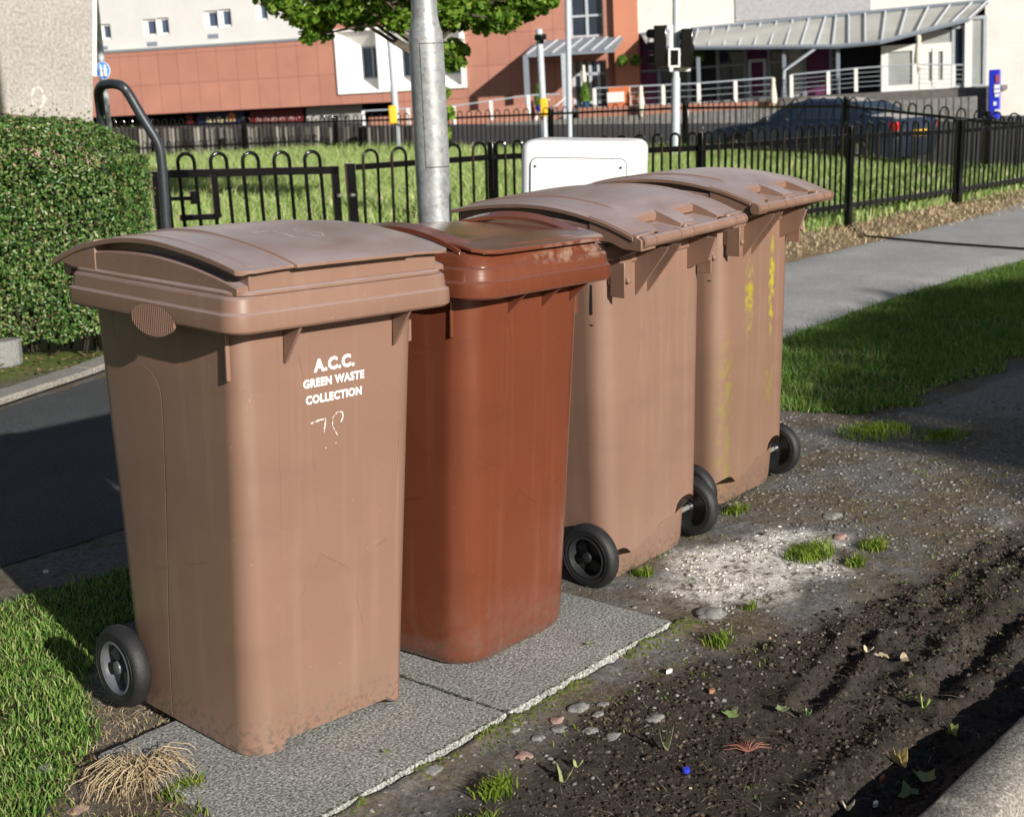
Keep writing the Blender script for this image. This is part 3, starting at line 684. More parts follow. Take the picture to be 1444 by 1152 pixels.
# zones: A = (soil, grass, concrete), B = (lime, road/paving, meadow)
soil = zone_soil(GX, GY); gR = zone_grassR(GX, GY); gL = zone_grassL(GX, GY); conc = zone_concrete(GX, GY)
lime, lime2 = zone_lime(GX, GY); bf = beyond_far(GX, GY)
verge = ss(3.3, 3.6, GY + .1 * fbm(GX, GY, 2, 3, 3)) * ss(4.9, 4.45, GY + .1 * fbm(GX, GY, 3, 2, 1)) * (GX > 5)
mead = ss(4.3, 4.6, GY) * (bf < .6)
road = ss(KY0, KY0 - .03, GY) * 1.
farroad = ss(.6, 1.6, bf) * (GY > 3)
pav = farroad * ss(5.0, 4.5, bf)
def gmat(m, t, b, N, L, rp, tc):
    A = N('ShaderNodeVertexColor'); A.layer_name = 'zoneA'; B = N('ShaderNodeVertexColor'); B.layer_name = 'zoneB'; C3 = N('ShaderNodeVertexColor'); C3.layer_name = 'zoneC'
    sa = N('ShaderNodeSeparateColor'); L(A.outputs[0], sa.inputs[0]); sb = N('ShaderNodeSeparateColor'); L(B.outputs[0], sb.inputs[0]); sc = N('ShaderNodeSeparateColor'); L(C3.outputs[0], sc.inputs[0])
    def nz(sc_, det, ro=.65):
        n = N('ShaderNodeTexNoise'); n.inputs['Scale'].default_value = sc_; n.inputs['Detail'].default_value = det; n.inputs['Roughness'].default_value = ro; L(tc.outputs['Object'], n.inputs['Vector']); return n.outputs['Fac']
    def cr(fac, stops):
        r = N('ShaderNodeValToRGB'); e = r.color_ramp.elements
        for i, (p, c) in enumerate(stops):
            q = e[i] if i < 2 else e.new(p)
            q.position = p; q.color = (*c, 1)
        L(fac, r.inputs[0]); return r.outputs[0]
    def mx(f, a, c):
        x = N('ShaderNodeMix'); x.data_type = 'RGBA'; L(f, x.inputs[0]); L(a, x.inputs[6]); L(c, x.inputs[7]); return x.outputs[2]
    gravel = cr(nz(70, 8, .75), [(.30, (.055, .053, .052)), (.5, (.15, .144, .14)), (.62, (.23, .222, .215)), (.72, (.36, .35, .34))])
    gravel = mx(cr(nz(2.4, 5), [(.42, (0, 0, 0)), (.58, (.8, .8, .8))]), gravel, cr(nz(45, 6), [(.35, (.05, .038, .022)), (.6, (.17, .125, .07)), (.72, (.25, .2, .12))]))
    soil_ = cr(nz(38, 9, .7), [(.30, (.016, .013, .011)), (.5, (.040, .034, .029)), (.64, (.075, .066, .057)), (.74, (.15, .14, .125))])
    dry = cr(nz(48, 9, .75), [(.32, (.035, .030, .025)), (.5, (.085, .074, .062)), (.64, (.14, .125, .108)), (.76, (.26, .245, .22))])
    soil_ = mx(cr(nz(1.7, 5), [(.47, (0, 0, 0)), (.60, (.75, .75, .75))]), soil_, dry)
    soil_ = mx(cr(nz(3.1, 4), [(.42, (0, 0, 0)), (.6, (.8, .8, .8))]), soil_, cr(nz(60, 8), [(.35, (.022, .017, .013)), (.62, (.062, .049, .038)), (.75, (.12, .10, .08))]))
    grass = cr(nz(14, 6), [(.35, (.022, .030, .008)), (.5, (.038, .055, .012)), (.65, (.070, .060, .022)), (.75, (.12, .095, .05))])
    conc_ = cr(nz(60, 8), [(.35, (.13, .13, .125)), (.55, (.22, .215, .20)), (.7, (.30, .29, .27))])
    lm = cr(nz(50, 9, .8), [(.33, (.30, .28, .25)), (.45, (.58, .56, .52)), (.58, (.86, .84, .80))])
    asph = cr(nz(120, 6), [(.35, (.03, .032, .036)), (.6, (.055, .056, .060)), (.75, (.10, .10, .10))])
    mea = cr(nz(1.2, 8), [(.35, (.06, .095, .015)), (.5, (.10, .14, .025)), (.65, (.16, .17, .05))])
    straw = cr(nz(9, 9, .8), [(.35, (.12, .085, .045)), (.5, (.26, .19, .11)), (.65, (.40, .32, .19))])
    pv = cr(nz(2, 6), [(.3, (.22, .215, .21)), (.7, (.32, .31, .30))])
    c = mx(sa.outputs[0], gravel, soil_); c = mx(sa.outputs[2], c, conc_); 
    # lime dust with its own broken edge
    q = N('ShaderNodeMath'); q.operation = 'MULTIPLY'; L(sb.outputs[0], q.inputs[0]); L(cr(nz(26, 9, .8), [(.42, (0, 0, 0)), (.49, (1, 1, 1))]), q.inputs[1]); c = mx(q.outputs[0], c, lm)
    c = mx(sa.outputs[1], c, grass); c = mx(sb.outputs[2], c, mea); c = mx(sc.outputs[1], c, straw)
    c = mx(sb.outputs[1], c, asph); c = mx(sc.outputs[0], c, pv)
    L(c, b.inputs['Base Color']); b.inputs['Roughness'].default_value = .95; b.inputs['Specular IOR Level'].default_value = .2
    n2 = nz(55, 10, .75); bp = N('ShaderNodeBump'); bp.inputs['Strength'].default_value = .9; bp.inputs['Distance'].default_value = .012; L(n2, bp.inputs['Height']); L(bp.outputs[0], b.inputs['Normal'])
M['ground'] = mat('mixed ground', (.1, .1, .1), .95, nodes=gmat)
g = npmesh('ground', V, F, M['ground'], smooth=True); tag(g, kind='structure')
def layer(o, name, r_, g_, b_):
    a = o.data.color_attributes.new(name, 'FLOAT_COLOR', 'POINT'); n = len(o.data.vertices)
    a.data.foreach_set('color', np.stack([np.clip(r_, 0, 1).ravel(), np.clip(g_, 0, 1).ravel(), np.clip(b_, 0, 1).ravel(), np.ones(n)], -1).astype(np.float32).ravel())
layer(g, 'zoneA', soil, np.maximum(gR, gL), conc); layer(g, 'zoneB', lime, np.maximum(road, farroad), mead); layer(g, 'zoneC', pav, verge * (1 - mead), lime2)
def gh(x, y): return float(height(np.array([[x]]), np.array([[y]]))[0, 0])

# ---- tarmac path (a sheet on the ground, ragged edges)
def pathm(m, t, b, N, L, rp, tc):
    n = N('ShaderNodeTexNoise'); n.inputs['Scale'].default_value = 150; n.inputs['Detail'].default_value = 4; L(tc.outputs['Object'], n.inputs['Vector'])
    r = N('ShaderNodeValToRGB'); e = r.color_ramp.elements; e[0].position = .35; e[0].color = (.20, .20, .203, 1); e[1].position = .66; e[1].color = (.56, .55, .54, 1); L(n.outputs['Fac'], r.inputs[0])
    mx = N('ShaderNodeMix'); mx.data_type = 'RGBA'; mx.blend_type = 'MULTIPLY'; mx.inputs[0].default_value = .8; L(r.outputs[0], mx.inputs[6]); L(rp.outputs[0], mx.inputs[7])
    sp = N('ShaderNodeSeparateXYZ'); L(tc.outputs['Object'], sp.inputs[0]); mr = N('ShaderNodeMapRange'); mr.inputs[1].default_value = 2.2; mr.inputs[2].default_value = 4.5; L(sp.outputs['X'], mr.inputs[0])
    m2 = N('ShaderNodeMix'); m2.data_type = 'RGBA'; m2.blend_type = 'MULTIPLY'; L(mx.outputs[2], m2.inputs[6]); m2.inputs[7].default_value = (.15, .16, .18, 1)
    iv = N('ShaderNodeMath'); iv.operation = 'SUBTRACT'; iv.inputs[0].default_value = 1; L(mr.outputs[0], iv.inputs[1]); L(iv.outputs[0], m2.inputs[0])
    L(m2.outputs[2], b.inputs['Base Color'])
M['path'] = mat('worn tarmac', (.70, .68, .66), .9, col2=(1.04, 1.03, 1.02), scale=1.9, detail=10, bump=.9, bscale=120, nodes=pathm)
px_ = np.concatenate([np.arange(-8, 10, .05), np.arange(10, 60, .5)])
def pnear(x): return np.interp(x, [-8, -.05, .12, .52, 3, 5, 6.8, 9, 60], [1.62, 1.70, 1.72, 1.745, 1.72, 1.79, 1.99, 2.05, 2.2]) + .018 * fbm(x, x * 0, 6, 4, 3)
def pfar(x): return np.interp(x, [-8, 0, 1.2, 1.95, 2.6, 4, 8, 10.2, 14.2, 60], [1.95, 3.22, 3.78, 4.07, 4.0, 3.7, 3.52, 3.70, 4.1, 6.0]) + .03 * fbm(x, x * 0 + 5, 3, 3, 3)
yn, yf = pnear(px_), pfar(px_); K = 14
V = []; 
for i, x in enumerate(px_):
    for j in range(K): V.append((x, yn[i] + (yf[i] - yn[i]) * j / (K - 1), .002 + .004 * math.sin(x * .8) * 0 - (.02 if j in (0, K - 1) else 0)))
V = np.array(V); idx = np.arange(len(px_) * K).reshape(-1, K)
F = np.stack([idx[:-1, :-1], idx[1:, :-1], idx[1:, 1:], idx[:-1, 1:]], -1).reshape(-1, 4)
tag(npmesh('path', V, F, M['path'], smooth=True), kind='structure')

# ---- kerb along the road, in stones with open joints
def aggm(dark, light, sc=170, spot=(.55, .53, .50)):
    def f(m, t, b, N, L, rp, tc):
        n = N('ShaderNodeTexNoise'); n.inputs['Scale'].default_value = sc; n.inputs['Detail'].default_value = 3; n.inputs['Roughness'].default_value = .7; L(tc.outputs['Object'], n.inputs['Vector'])
        r = N('ShaderNodeValToRGB'); e = r.color_ramp.elements; e[0].position = .36; e[0].color = (*dark, 1); e[1].position = .60; e[1].color = (*light, 1); q = e.new(.70); q.color = (*spot, 1)
        L(n.outputs['Fac'], r.inputs[0]); mx = N('ShaderNodeMix'); mx.data_type = 'RGBA'; mx.blend_type = 'MULTIPLY'; mx.inputs[0].default_value = .9
        L(r.outputs[0], mx.inputs[6]); L(rp.outputs[0], mx.inputs[7]); L(mx.outputs[2], b.inputs['Base Color'])
        bp = N('ShaderNodeBump'); bp.inputs['Strength'].default_value = .7; bp.inputs['Distance'].default_value = .004; L(n.outputs['Fac'], bp.inputs['Height']); L(bp.outputs[0], b.inputs['Normal'])
    return f
M['kerb'] = mat('weathered kerb concrete', (.72, .69, .66), .95, col2=(1, .98, .94), scale=6, nodes=aggm((.12, .115, .105), (.36, .34, .31), 140))
k = MB(); x = -1.6
while x < 30:
    L_ = .914; x1 = x + L_ - .008
    xs = lin(x, x1, 24); rings = []
    for q in xs:
        j = .004 * noise.noise(Vector((q * 9, 1, 0))); j2 = .004 * noise.noise(Vector((q * 11, 5, 0))); e_ = .006 if q in (xs[0], xs[-1]) else 0
        a = KY0 + .0 * q; o_ = KY1
        rings.append([(q, a + j, -.2), (q, a + j, .010 + j2 - e_), (q, a - .010, .018 - e_), (q, o_ + .035, .018 - e_), (q, o_ + .010, .008 + j2), (q, o_ + j, -.012), (q, o_ - .012, -.2)])
    k.loft(rings); x += L_
kr = k.build('kerb', M['kerb'], None, 40); tag(kr, kind='structure'); kr.rotation_euler = (0, 0, .03); kr.location = (0, -.022, 0)

# ---- far path edging beside the hedge
k = MB(); pts = [(-6, 2.0), (0, 3.22 + .03), (1.24, 3.80), (1.95, 4.10)]
def edging(pts, w_, h_):
    for (a, c_) in zip(pts, pts[1:]):
        a = Vector((*a, 0)); c2 = Vector((*c_, 0)); d = c2 - a; n = Vector((-d.y, d.x, 0)).normalized(); L_ = d.length; m_ = max(1, round(L_ / .9))
        for i in range(m_):
            p = a + d * (i / m_); q = a + d * ((i + 1) / m_ - .006 / L_)
            k.add([p, q, q + n * w_, p + n * w_, *(v + Vector((0, 0, h_)) for v in (p, q, q + n * w_, p + n * w_))], [(0, 3, 2, 1), (4, 5, 6, 7), (0, 1, 5, 4), (1, 2, 6, 5), (2, 3, 7, 6), (3, 0, 4, 7)])
edging(pts + [(3.2, 4.75)], .15, .035)
o = k.build('path_edging', M['kerb'], None, 40, bevel=.01); tag(o, kind='structure')

# ---- paving slabs under the two near bins
M['slab'] = mat('exposed aggregate slab', (.72, .72, .70), .9, col2=(1, 1, .98), scale=5, nodes=aggm((.07, .07, .066), (.42, .415, .40), 150, (.80, .79, .76)))
SO = Vector((-.3905, -.2829, 0)); SA = .0415
for i, lab in enumerate(['speckled grey paving slab under the lettered bin, cut into the soil edge', 'speckled grey paving slab under the glossy red-brown bin']):
    b = MB(); W_, H_ = .7055, .60; x0 = i * .7139
    def jag(n, amp): return [random.uniform(-amp, amp) for _ in range(n)]
    P = []; n = 26
    for q in range(n): P.append((x0 + W_ * q / n, jag(1, .0025)[0]))
    for q in range(n): P.append((x0 + W_ + jag(1, .002)[0], H_ * q / n))
    for q in range(n): P.append((x0 + W_ - W_ * q / n, H_ + jag(1, .002)[0]))
    for q in range(n): P.append((x0 + jag(1, .002)[0], H_ - H_ * q / n))
    cx, cy = x0 + W_ / 2, H_ / 2
    b.loft([[(p[0], p[1], -.045) for p in P], [(p[0], p[1], -.006) for p in P], [(cx + (p[0] - cx) * .993, cy + (p[1] - cy) * .991, 0) for p in P], [(cx + (p[0] - cx) * .9, cy + (p[1] - cy) * .9, 0.001) for p in P]])
    o = b.build('paving_slab', M['slab'], None, 30); o.location = SO; o.rotation_euler = (0, 0, SA); tag(o, lab, 'paving slab', 'paving slabs under the bins')

# ================================================================ GRASS AND PLANTS
def blades(name, pts, hmin, hmax, wid, m, lean=.5, parent=None, flat=0., seed=1):
    """grass blades: 5 points each (bent strip)"""
    r_ = np.random.default_rng(seed); n = len(pts); P = np.array(pts)
    h = r_.uniform(hmin, hmax, n) * r_.uniform(.6, 1.1, n); a = r_.uniform(0, 2 * np.pi, n); la = r_.uniform(0, 2 * np.pi, n); ln = r_.uniform(.1, 1, n) * lean * h
    wx, wy = np.cos(a) * wid / 2, np.sin(a) * wid / 2; lx, ly = np.cos(la) * ln, np.sin(la) * ln; z1 = h * (1 - flat)
    V = np.zeros((n, 5, 3))
    V[:, 0] = P + np.stack([-wx, -wy, np.full(n, -.004)], -1); V[:, 1] = P + np.stack([wx, wy, np.full(n, -.004)], -1)
    V[:, 2] = P + np.stack([wx * .8 + lx * .35, wy * .8 + ly * .35, z1 * .6], -1); V[:, 3] = P + np.stack([-wx * .8 + lx * .35, -wy * .8 + ly * .35, z1 * .6], -1)
    V[:, 4] = P + np.stack([lx, ly, z1], -1)
    i0 = (np.arange(n) * 5)[:, None]
    F3 = np.concatenate([i0 + [0, 1, 2], i0 + [0, 2, 3], i0 + [3, 2, 4]], 0)
    return npmesh(name, V.reshape(-1, 3), F3, m, parent)
def scatter(n, x0, x1, y0, y1, maskf, seed=0, dens_by_dist=False):
    r_ = np.random.default_rng(seed); X = r_.uniform(x0, x1, n); Y = r_.uniform(y0, y1, n); k = r_.random(n) < maskf(X, Y); X, Y = X[k], Y[k]
    return np.stack([X, Y, height(X[None], Y[None])[0]], -1)
M['grassL'] = leafmat('lawn grass', [(0, (.13, .26, .05)), (.55, (.22, .37, .08)), (.85, (.33, .44, .12)), (1, (.50, .44, .24))], .5, .3, .35)
M['grassR'] = leafmat('verge grass', [(0, (.06, .15, .02)), (.6, (.10, .21, .03)), (.9, (.18, .26, .05)), (1, (.30, .26, .12))], .5, .3, .35)
M['mead'] = leafmat('meadow grass', [(0, (.19, .31, .07)), (.45, (.29, .42, .11)), (.72, (.40, .48, .19)), (1, (.62, .56, .34))], .6, .25, .35)
M['straw'] = leafmat('dry straw', [(0, (.22, .16, .09)), (.5, (.42, .32, .19)), (1, (.58, .47, .31))], .7, .3, .2)
M['weed'] = leafmat('young weed grass', [(0, (.10, .17, .015)), (.6, (.17, .25, .025)), (1, (.30, .33, .06))], .5, .3, .4)
pts = scatter(120000, -1.6, 1.7, .1, 1.5, lambda X, Y: zone_grassL(X, Y) * .98 * (1 - (slabmask(X, Y)[0] > -.02) * (slabmask(X, Y)[1] < .62)), 3)
gn = fbm(pts[:, 0], pts[:, 1], 6, 3, 2); kk = rng.random(len(pts)) < .62 + .5 * gn; q_ = pts[kk]
tag(blades('grass', q_[::2], .014, .034, .0032, M['grassL'], 1.3, seed=3), kind='stuff'); tag(blades('grass', q_[1::2], .010, .024, .004, M['grassR'], 1.6, seed=13), kind='stuff')
tag(blades('dry_grass', pts[~kk][::5], .008, .028, .0025, M['straw'], 3., flat=.4, seed=18), kind='stuff')
pts = scatter(150000, 3.1, 9.5, .2, 2.2, lambda X, Y: zone_grassR(X, Y), 4)
gn = fbm(pts[:, 0], pts[:, 1], 2.2, 4, 2); kk = rng.random(len(pts)) < .60 + .6 * gn; q_ = pts[kk]
tag(blades('grass', q_[::3], .02, .060, .0045, M['grassR'], 1.3, seed=4), kind='stuff'); tag(blades('grass', q_[1::3], .03, .085, .004, M['grassR'], .9, seed=44), kind='stuff'); tag(blades('grass', q_[2::3], .012, .035, .006, M['grassL'], 1.8, seed=45), kind='stuff')
tag(blades('dry_grass', pts[~kk][::5], .01, .05, .003, M['straw'], 2.5, flat=.4, seed=46), kind='stuff')
pts = scatter(26000, 9.5, 24, .2, 2.2, lambda X, Y: zone_grassR(X, Y), 14)
tag(blades('grass', pts, .04, .09, .010, M['grassR'], .9, seed=5), kind='stuff')
def inmeadow(X, Y):
    dx, dy = X - CAM.x, Y - CAM.y; az = np.arctan2(dy, dx); D = np.hypot(dx, dy)
    azn = np.array([math.atan2(p.y - CAM.y, p.x - CAM.x) for p in NEARP]); dn = np.array([(p - CAM).xy.length for p in NEARP]); o = np.argsort(azn)
    nd = np.interp(az, azn[o], dn[o]); p = 1 / (1 + (D / 16) ** 2) * 1.6
    return (D > nd + .1) * (beyond_far(X, Y) < .4) * (az < R(72)) * (az > R(18)) * np.clip(p, 0, 1)
pts = scatter(560000, 4, 32, 4, 34, inmeadow, 6)
tag(blades('meadow_grass', pts, .10, .26, .016, M['mead'], .9, seed=6), kind='stuff')
pts = scatter(9000, 8, 20, 3.2, 4.9, lambda X, Y: ss(3.45, 3.75, Y - .02 * (X - 8)) * ss(4.75, 4.5, Y - .03 * (X - 10)), 7)
tag(blades('dry_grass', pts, .02, .09, .012, M['straw'], 1.2, flat=.3, seed=7), kind='stuff')

def tuft(x, y, rad, n, h, label, m=None, name='grass_tuft', lean=1.1, seed=1, wid=.004):
    r_ = np.random.default_rng(seed); a = r_.uniform(0, 2 * np.pi, n); q = rad * np.minimum(np.abs(r_.normal(0, .50, n)), r_.uniform(.75, .95, n)); X = x + q * np.cos(a) * 1.3; Y = y + q * np.sin(a)
    Z = height(X[None], Y[None])[0]
    o = blades(name, np.stack([X, Y, Z], -1), h * .3, h, wid, m or M['weed'], lean, seed=seed)
    return tag(o, label, 'grass tuft', 'grass tufts in the bare ground')
tuft(1.79, -.21, .085, 700, .055, 'largest bright grass tuft, by the chalky white patch', seed=21)
tuft(1.98, -.33, .05, 300, .045, 'grass tuft just right of the largest tuft by the chalky patch', seed=22)
tuft(1.80, -.36, .035, 200, .04, 'small grass tuft on dark soil below the chalky white patch', seed=23)
tuft(1.33, .10, .035, 170, .035, 'small grass tuft beside the tyre at the corner of the plain bin', seed=24)
tuft(2.02, .21, .05, 200, .035, 'low grass tuft between the two hinge-side bins', seed=25)
tuft(1.02, -.38, .035, 150, .05, 'upright grass tuft in the soil near the slab corner', seed=26)
tuft(1.28, -.31, .02, 60, .035, 'tiny grass sprig by the round flat stone', seed=27)
tuft(.05, -.45, .05, 260, .045, 'spiky grass tuft on the soil below the lettered bin', seed=28)
tuft(-.08, -.52, .05, 220, .04, 'low grass tuft at the lower edge near the slab', seed=29)
tuft(-.38, .05, .045, 260, .05, 'grass tuft growing over the near slab corner', seed=30)
tuft(3.35, .38, .16, 1100, .04, 'shaded ragged grass patch in the gravel beyond the bins', seed=31)
tuft(3.45, .12, .12, 500, .035, 'shaded thin grass patch nearest the concrete drive', seed=32)
o = tuft(.98, .05, .02, 70, .025, 'sprig of grass between the red-brown bin and the black tyre', seed=33)
# clump of dead straw beside the near wheel
r_ = random.Random(9); b = MB()
for i in range(170):
    a = r_.uniform(0, 2 * math.pi); L_ = r_.uniform(.05, .13); x0, y0 = -.40 + r_.gauss(0, .022), .185 + r_.gauss(0, .022)
    p0 = Vector((x0, y0, gh(x0, y0) + .012)); d = Vector((math.cos(a) - .5, math.sin(a) - .7, 0)).normalized() * L_
    h_ = r_.uniform(.015, .05); b.tube([p0, p0 + d * .4 + Vector((0, 0, h_)), p0 + d * .8 + Vector((r_.uniform(-.01, .01), r_.uniform(-.01, .01), h_ * .6)), p0 + d + Vector((0, 0, -.005))], [.0011, .0012, .001, .0005], 4)
o = b.build('dead_grass_clump', M['straw'], None, 0); tag(o, 'tangled clump of dead straw-coloured grass beside the near slab corner', 'dead grass')
pts = scatter(2600, -.75, -.2, -.15, .55, lambda X, Y: (1 - zone_grassL(X, Y)) * (slabmask(X, Y)[0] < .02) * .8, 8)
tag(blades('dry_grass', pts, .01, .03, .0022, M['straw'], 2.5, flat=.5, seed=8), kind='stuff')
pts = scatter(2600, -.50, -.12, .2, .75, lambda X, Y: (1 - zone_grassL(X, Y)) * (1 - (slabmask(X, Y)[0] > -.01) * (slabmask(X, Y)[1] < .62)), 19)
tag(blades('dry_grass', pts, .01, .035, .0022, M['straw'], 2.8, flat=.5, seed=19), kind='stuff')
pts = scatter(3200, -.65, 0, -.6, .45, lambda X, Y: (1 - zone_grassL(X, Y)) * (slabmask(X, Y)[0] < .0) * (fbm(X, Y, 5, 3, 4) > .05), 9)
tag(blades('grass', pts, .01, .03, .003, M['weed'], 1.2, seed=9), kind='stuff')
pts = scatter(5200, -.3, 3.3, -.8, 1.0, lambda X, Y: (fbm(X, Y, 3.4, 4, 14) > .22) * (Y < .35 + .5 * (X - 1.4)) * (1 - (slabmask(X, Y)[0] > -.02) * (slabmask(X, Y)[0] < 1.45) * (slabmask(X, Y)[1] > -.01) * (slabmask(X, Y)[1] < .62)), 10)
tag(blades('grass', pts, .006, .022, .003, M['weed'], 1.5, seed=10), kind='stuff')
# moss along the slab edge
M['moss'] = mat('moss', (.055, .075, .012), 1., col2=(.13, .15, .03), scale=40, bump=.8, bscale=120)
r_ = random.Random(4); b = MB()
for i in range(620):
    u = r_.random() ** .8 * 1.5; v = -abs(r_.gauss(.012, .020)); 
    if noise.noise(Vector((u * 5, 3, 0))) < -.12: continue
    X = SO.x + u * math.cos(SA) - v * math.sin(SA); Y = SO.y + u * math.sin(SA) + v * math.cos(SA); q = r_.uniform(.003, .010); Z = gh(X, Y)
    P = [(X + q * math.cos(a) * r_.uniform(.7, 1.3), Y + q * math.sin(a) * r_.uniform(.7, 1.3), Z - .003) for a in lin(0, 5.5, 7)]
    b.add(P + [(X, Y, Z + q * .5)], [(i_, (i_ + 1) % 7, 7) for i_ in range(7)])
tag(b.build('moss', M['moss'], None, 70), kind='stuff')

# ---- soil crumbs, gravel (uncountable) and individual stones
def rockmesh(n, pts, rmin, rmax, seed, flat=.6):
    r_ = np.random.default_rng(seed); ico = bmesh.new(); bmesh.ops.create_icosphere(ico, subdivisions=1, radius=1); iv = np.array([v.co[:] for v in ico.verts]); fi = np.array([[v.index for v in f.verts] for f in ico.faces]); ico.free()
    n = len(pts); V = np.repeat(iv[None], n, 0) * r_.uniform(.5, 1.35, (n, len(iv), 1)); s = (rmin + (rmax - rmin) * r_.random(n) ** 5)[:, None, None] * r_.uniform(.7, 1.3, (n, 1, 3)); s[:, :, 2] *= flat
    V = V * s; a = r_.uniform(0, 6.28, n); c, s_ = np.cos(a)[:, None], np.sin(a)[:, None]; X = V[:, :, 0] * c - V[:, :, 1] * s_; Y = V[:, :, 0] * s_ + V[:, :, 1] * c
    V = np.stack([X, Y, V[:, :, 2]], -1) + np.array(pts)[:, None, :]
    F = (fi[None] + (np.arange(n) * len(iv))[:, None, None]).reshape(-1, 3); return V.reshape(-1, 3), F
M['crumb'] = leafmat('soil crumbs', [(0, (.018, .013, .010)), (.6, (.045, .034, .026)), (1, (.10, .082, .066))], .95, .1, 0)
M['gravel'] = leafmat('gravel', [(0, (.07, .065, .058)), (.5, (.16, .15, .135)), (.85, (.22, .21, .20)), (1, (.30, .29, .275))], .9, .2, 0)
pts = scatter(60000, .05, 3.6, -1.2, -.35, lambda X, Y: zone_soil(X, Y) * (.3 + .7 * (fbm(X, Y, 5, 3, 3) > 0)), 11)
V, F = rockmesh(0, pts, .0012, .0085, 1, .7); tag(npmesh('soil_crumbs', V, F, M['crumb']), kind='stuff')
pts = scatter(30000, .9, 4.2, -.75, 1.5, lambda X, Y: (1 - zone_grassR(X, Y)) * (.15 + .85 * (X > 2)) * (1 - (slabmask(X, Y)[0] < 1.44) * (slabmask(X, Y)[1] < .62)), 12)
V, F = rockmesh(0, pts, .0015, .009, 2, .6); tag(npmesh('gravel', V, F, M['gravel']), kind='stuff')
pts = scatter(1500, -.3, 1.3, -.62, -.27, lambda X, Y: .8 * (slabmask(X, Y)[1] < -.01), 13)
V, F = rockmesh(0, pts, .0015, .008, 3, .6); tag(npmesh('gravel', V, F, M['gravel']), kind='stuff')
pts = scatter(5200, .0, 3.2, -1.2, -.32, lambda X, Y: zone_soil(X, Y) * .8, 16)
M['fibre'] = leafmat('dead roots and stalks', [(0, (.05, .035, .025)), (.6, (.14, .105, .075)), (1, (.34, .28, .20))], .9, .1, 0)
tag(blades('dead_stalks', pts, .008, .040, .0016, M['fibre'], 3.5, flat=.75, seed=16), kind='stuff')
pts = scatter(5000, .9, 3.4, -.55, 1.3, lambda X, Y: (fbm(X, Y, 2.5, 3, 17) > -.1) * (1 - (slabmask(X, Y)[0] < 1.44) * (slabmask(X, Y)[1] < .62)) * .8, 17)
tag(blades('dead_stalks', pts, .008, .030, .0018, M['straw'], 3.5, flat=.75, seed=17), kind='stuff')
def gpt(px, py, z=-.03):
    d = sight(px, py); return CAM + d * ((z - CAM.z) / d.z)
M['stone'] = mat('grey stone', (.13, .13, .125), .9, col2=(.28, .27, .255), scale=60, bump=.4, bscale=200)
M['stonep'] = mat('pinkish stone', (.25, .14, .11), .85, col2=(.38, .27, .23), scale=60, bump=.4, bscale=200)
STN = [(1004, 868, 19, 0, 'flat round grey stone sunk by the slab corner'), (817, 1000, 13, 0, 'pale grey stone, larger of the pair below the second slab'), (845, 1010, 9, 0, None), (790, 1030, 10, 0, None), (785, 1018, 9, 1, 'small reddish stone in the soil below the slabs'),
       (738, 1070, 11, 1, 'pinkish stone in the soil nearest the bottom edge'), (831, 1033, 10, 0, None), (862, 1038, 11, 0, None), (925, 1015, 13, 0, 'pale broken stone right of the grass tuft near the slab'), (610, 1095, 12, 0, 'grey stone beside the long slab edge, lowest in the picture'), (725, 1035, 7, 0, None),
       (1172, 733, 12, 0, 'flat pale stone beyond the chalky white patch'), (1185, 762, 9, 1, 'small brown stone behind the largest grass tuft'), (60, 1092, 13, 0, 'dull grey stone in the dirt left of the dead grass'), (110, 1148, 12, 1, None), (850, 996, 8, 0, None), (760, 1045, 8, 0, None), (1140, 985, 8, 1, None)]
for i, (px, py, r_px, k_, lab) in enumerate(STN):
    p = gpt(px, py); D = (p - CAM).length; rad = r_px / FPX * D; bm = bmesh.new(); bmesh.ops.create_icosphere(bm, subdivisions=3, radius=1)
    for v in bm.verts:
        c_ = v.co.copy(); q = 1 + .45 * noise.noise(c_ * 1.3 + Vector((i * 7, 0, 0))) + .08 * noise.noise(c_ * 4 + Vector((i, 3, 0))); v.co = c_ * q * rad; v.co.x *= 1.25; v.co.z *= .34
    for f in bm.faces: f.smooth = True
    me = bpy.data.meshes.new('stone'); bm.to_mesh(me); bm.free(); me.materials.append(M['stonep' if k_ else 'stone']); o = bpy.data.objects.new('stone', me); COL.objects.link(o)
    o.location = (p.x, p.y, gh(p.x, p.y) + rad * .02); tag(o, lab or 'small stone lying in the soil between the slab edge and the kerb', 'stone', 'loose stones in the soil')

# ---- fallen leaves and litter
def leaf(px, py, size, col, label, curl=.3, lobes=5, seed=0, group='fallen leaves on the soil', name='fallen_leaf', lift=.004):
    p = gpt(px, py); r_ = random.Random(seed + int(px)); z = gh(p.x, p.y) + lift; N_ = 30; a0 = r_.uniform(0, 6.28); P = [(p.x, p.y, z + .004)]
    for ring in (.5, 1):
        for i in range(N_):
            a = 2 * math.pi * i / N_; q = size * ring * (1 - .30 * ring * abs(math.sin(a * lobes / 2)) * (lobes > 0)) * (1.25 if lobes else 1) * (1 if lobes else (.55 + .45 * abs(math.cos(a)))) 
            x, y = q * math.cos(a + a0), q * math.sin(a + a0)
            P.append((p.x + x, p.y + y, z + .003 + curl * ((x * math.cos(a0 * 2) + y * math.sin(a0 * 2)) ** 2) / size + .002 * r_.random()))
    F_ = [(0, 1 + i, 1 + (i + 1) % N_) for i in range(N_)] + [(1 + i, 1 + N_ + i, 1 + N_ + (i + 1) % N_, 1 + (i + 1) % N_) for i in range(N_)]
    b = MB(); b.add(P, F_); m = mat('leaf ' + str(col), col, .6, var=.35, scale=120); o = b.build(name, m, None, 60)
    sd = o.modifiers.new('t', 'SOLIDIFY'); sd.thickness = .0006
    return tag(o, label, 'leaf', group)
GRN = (.20, .28, .09)
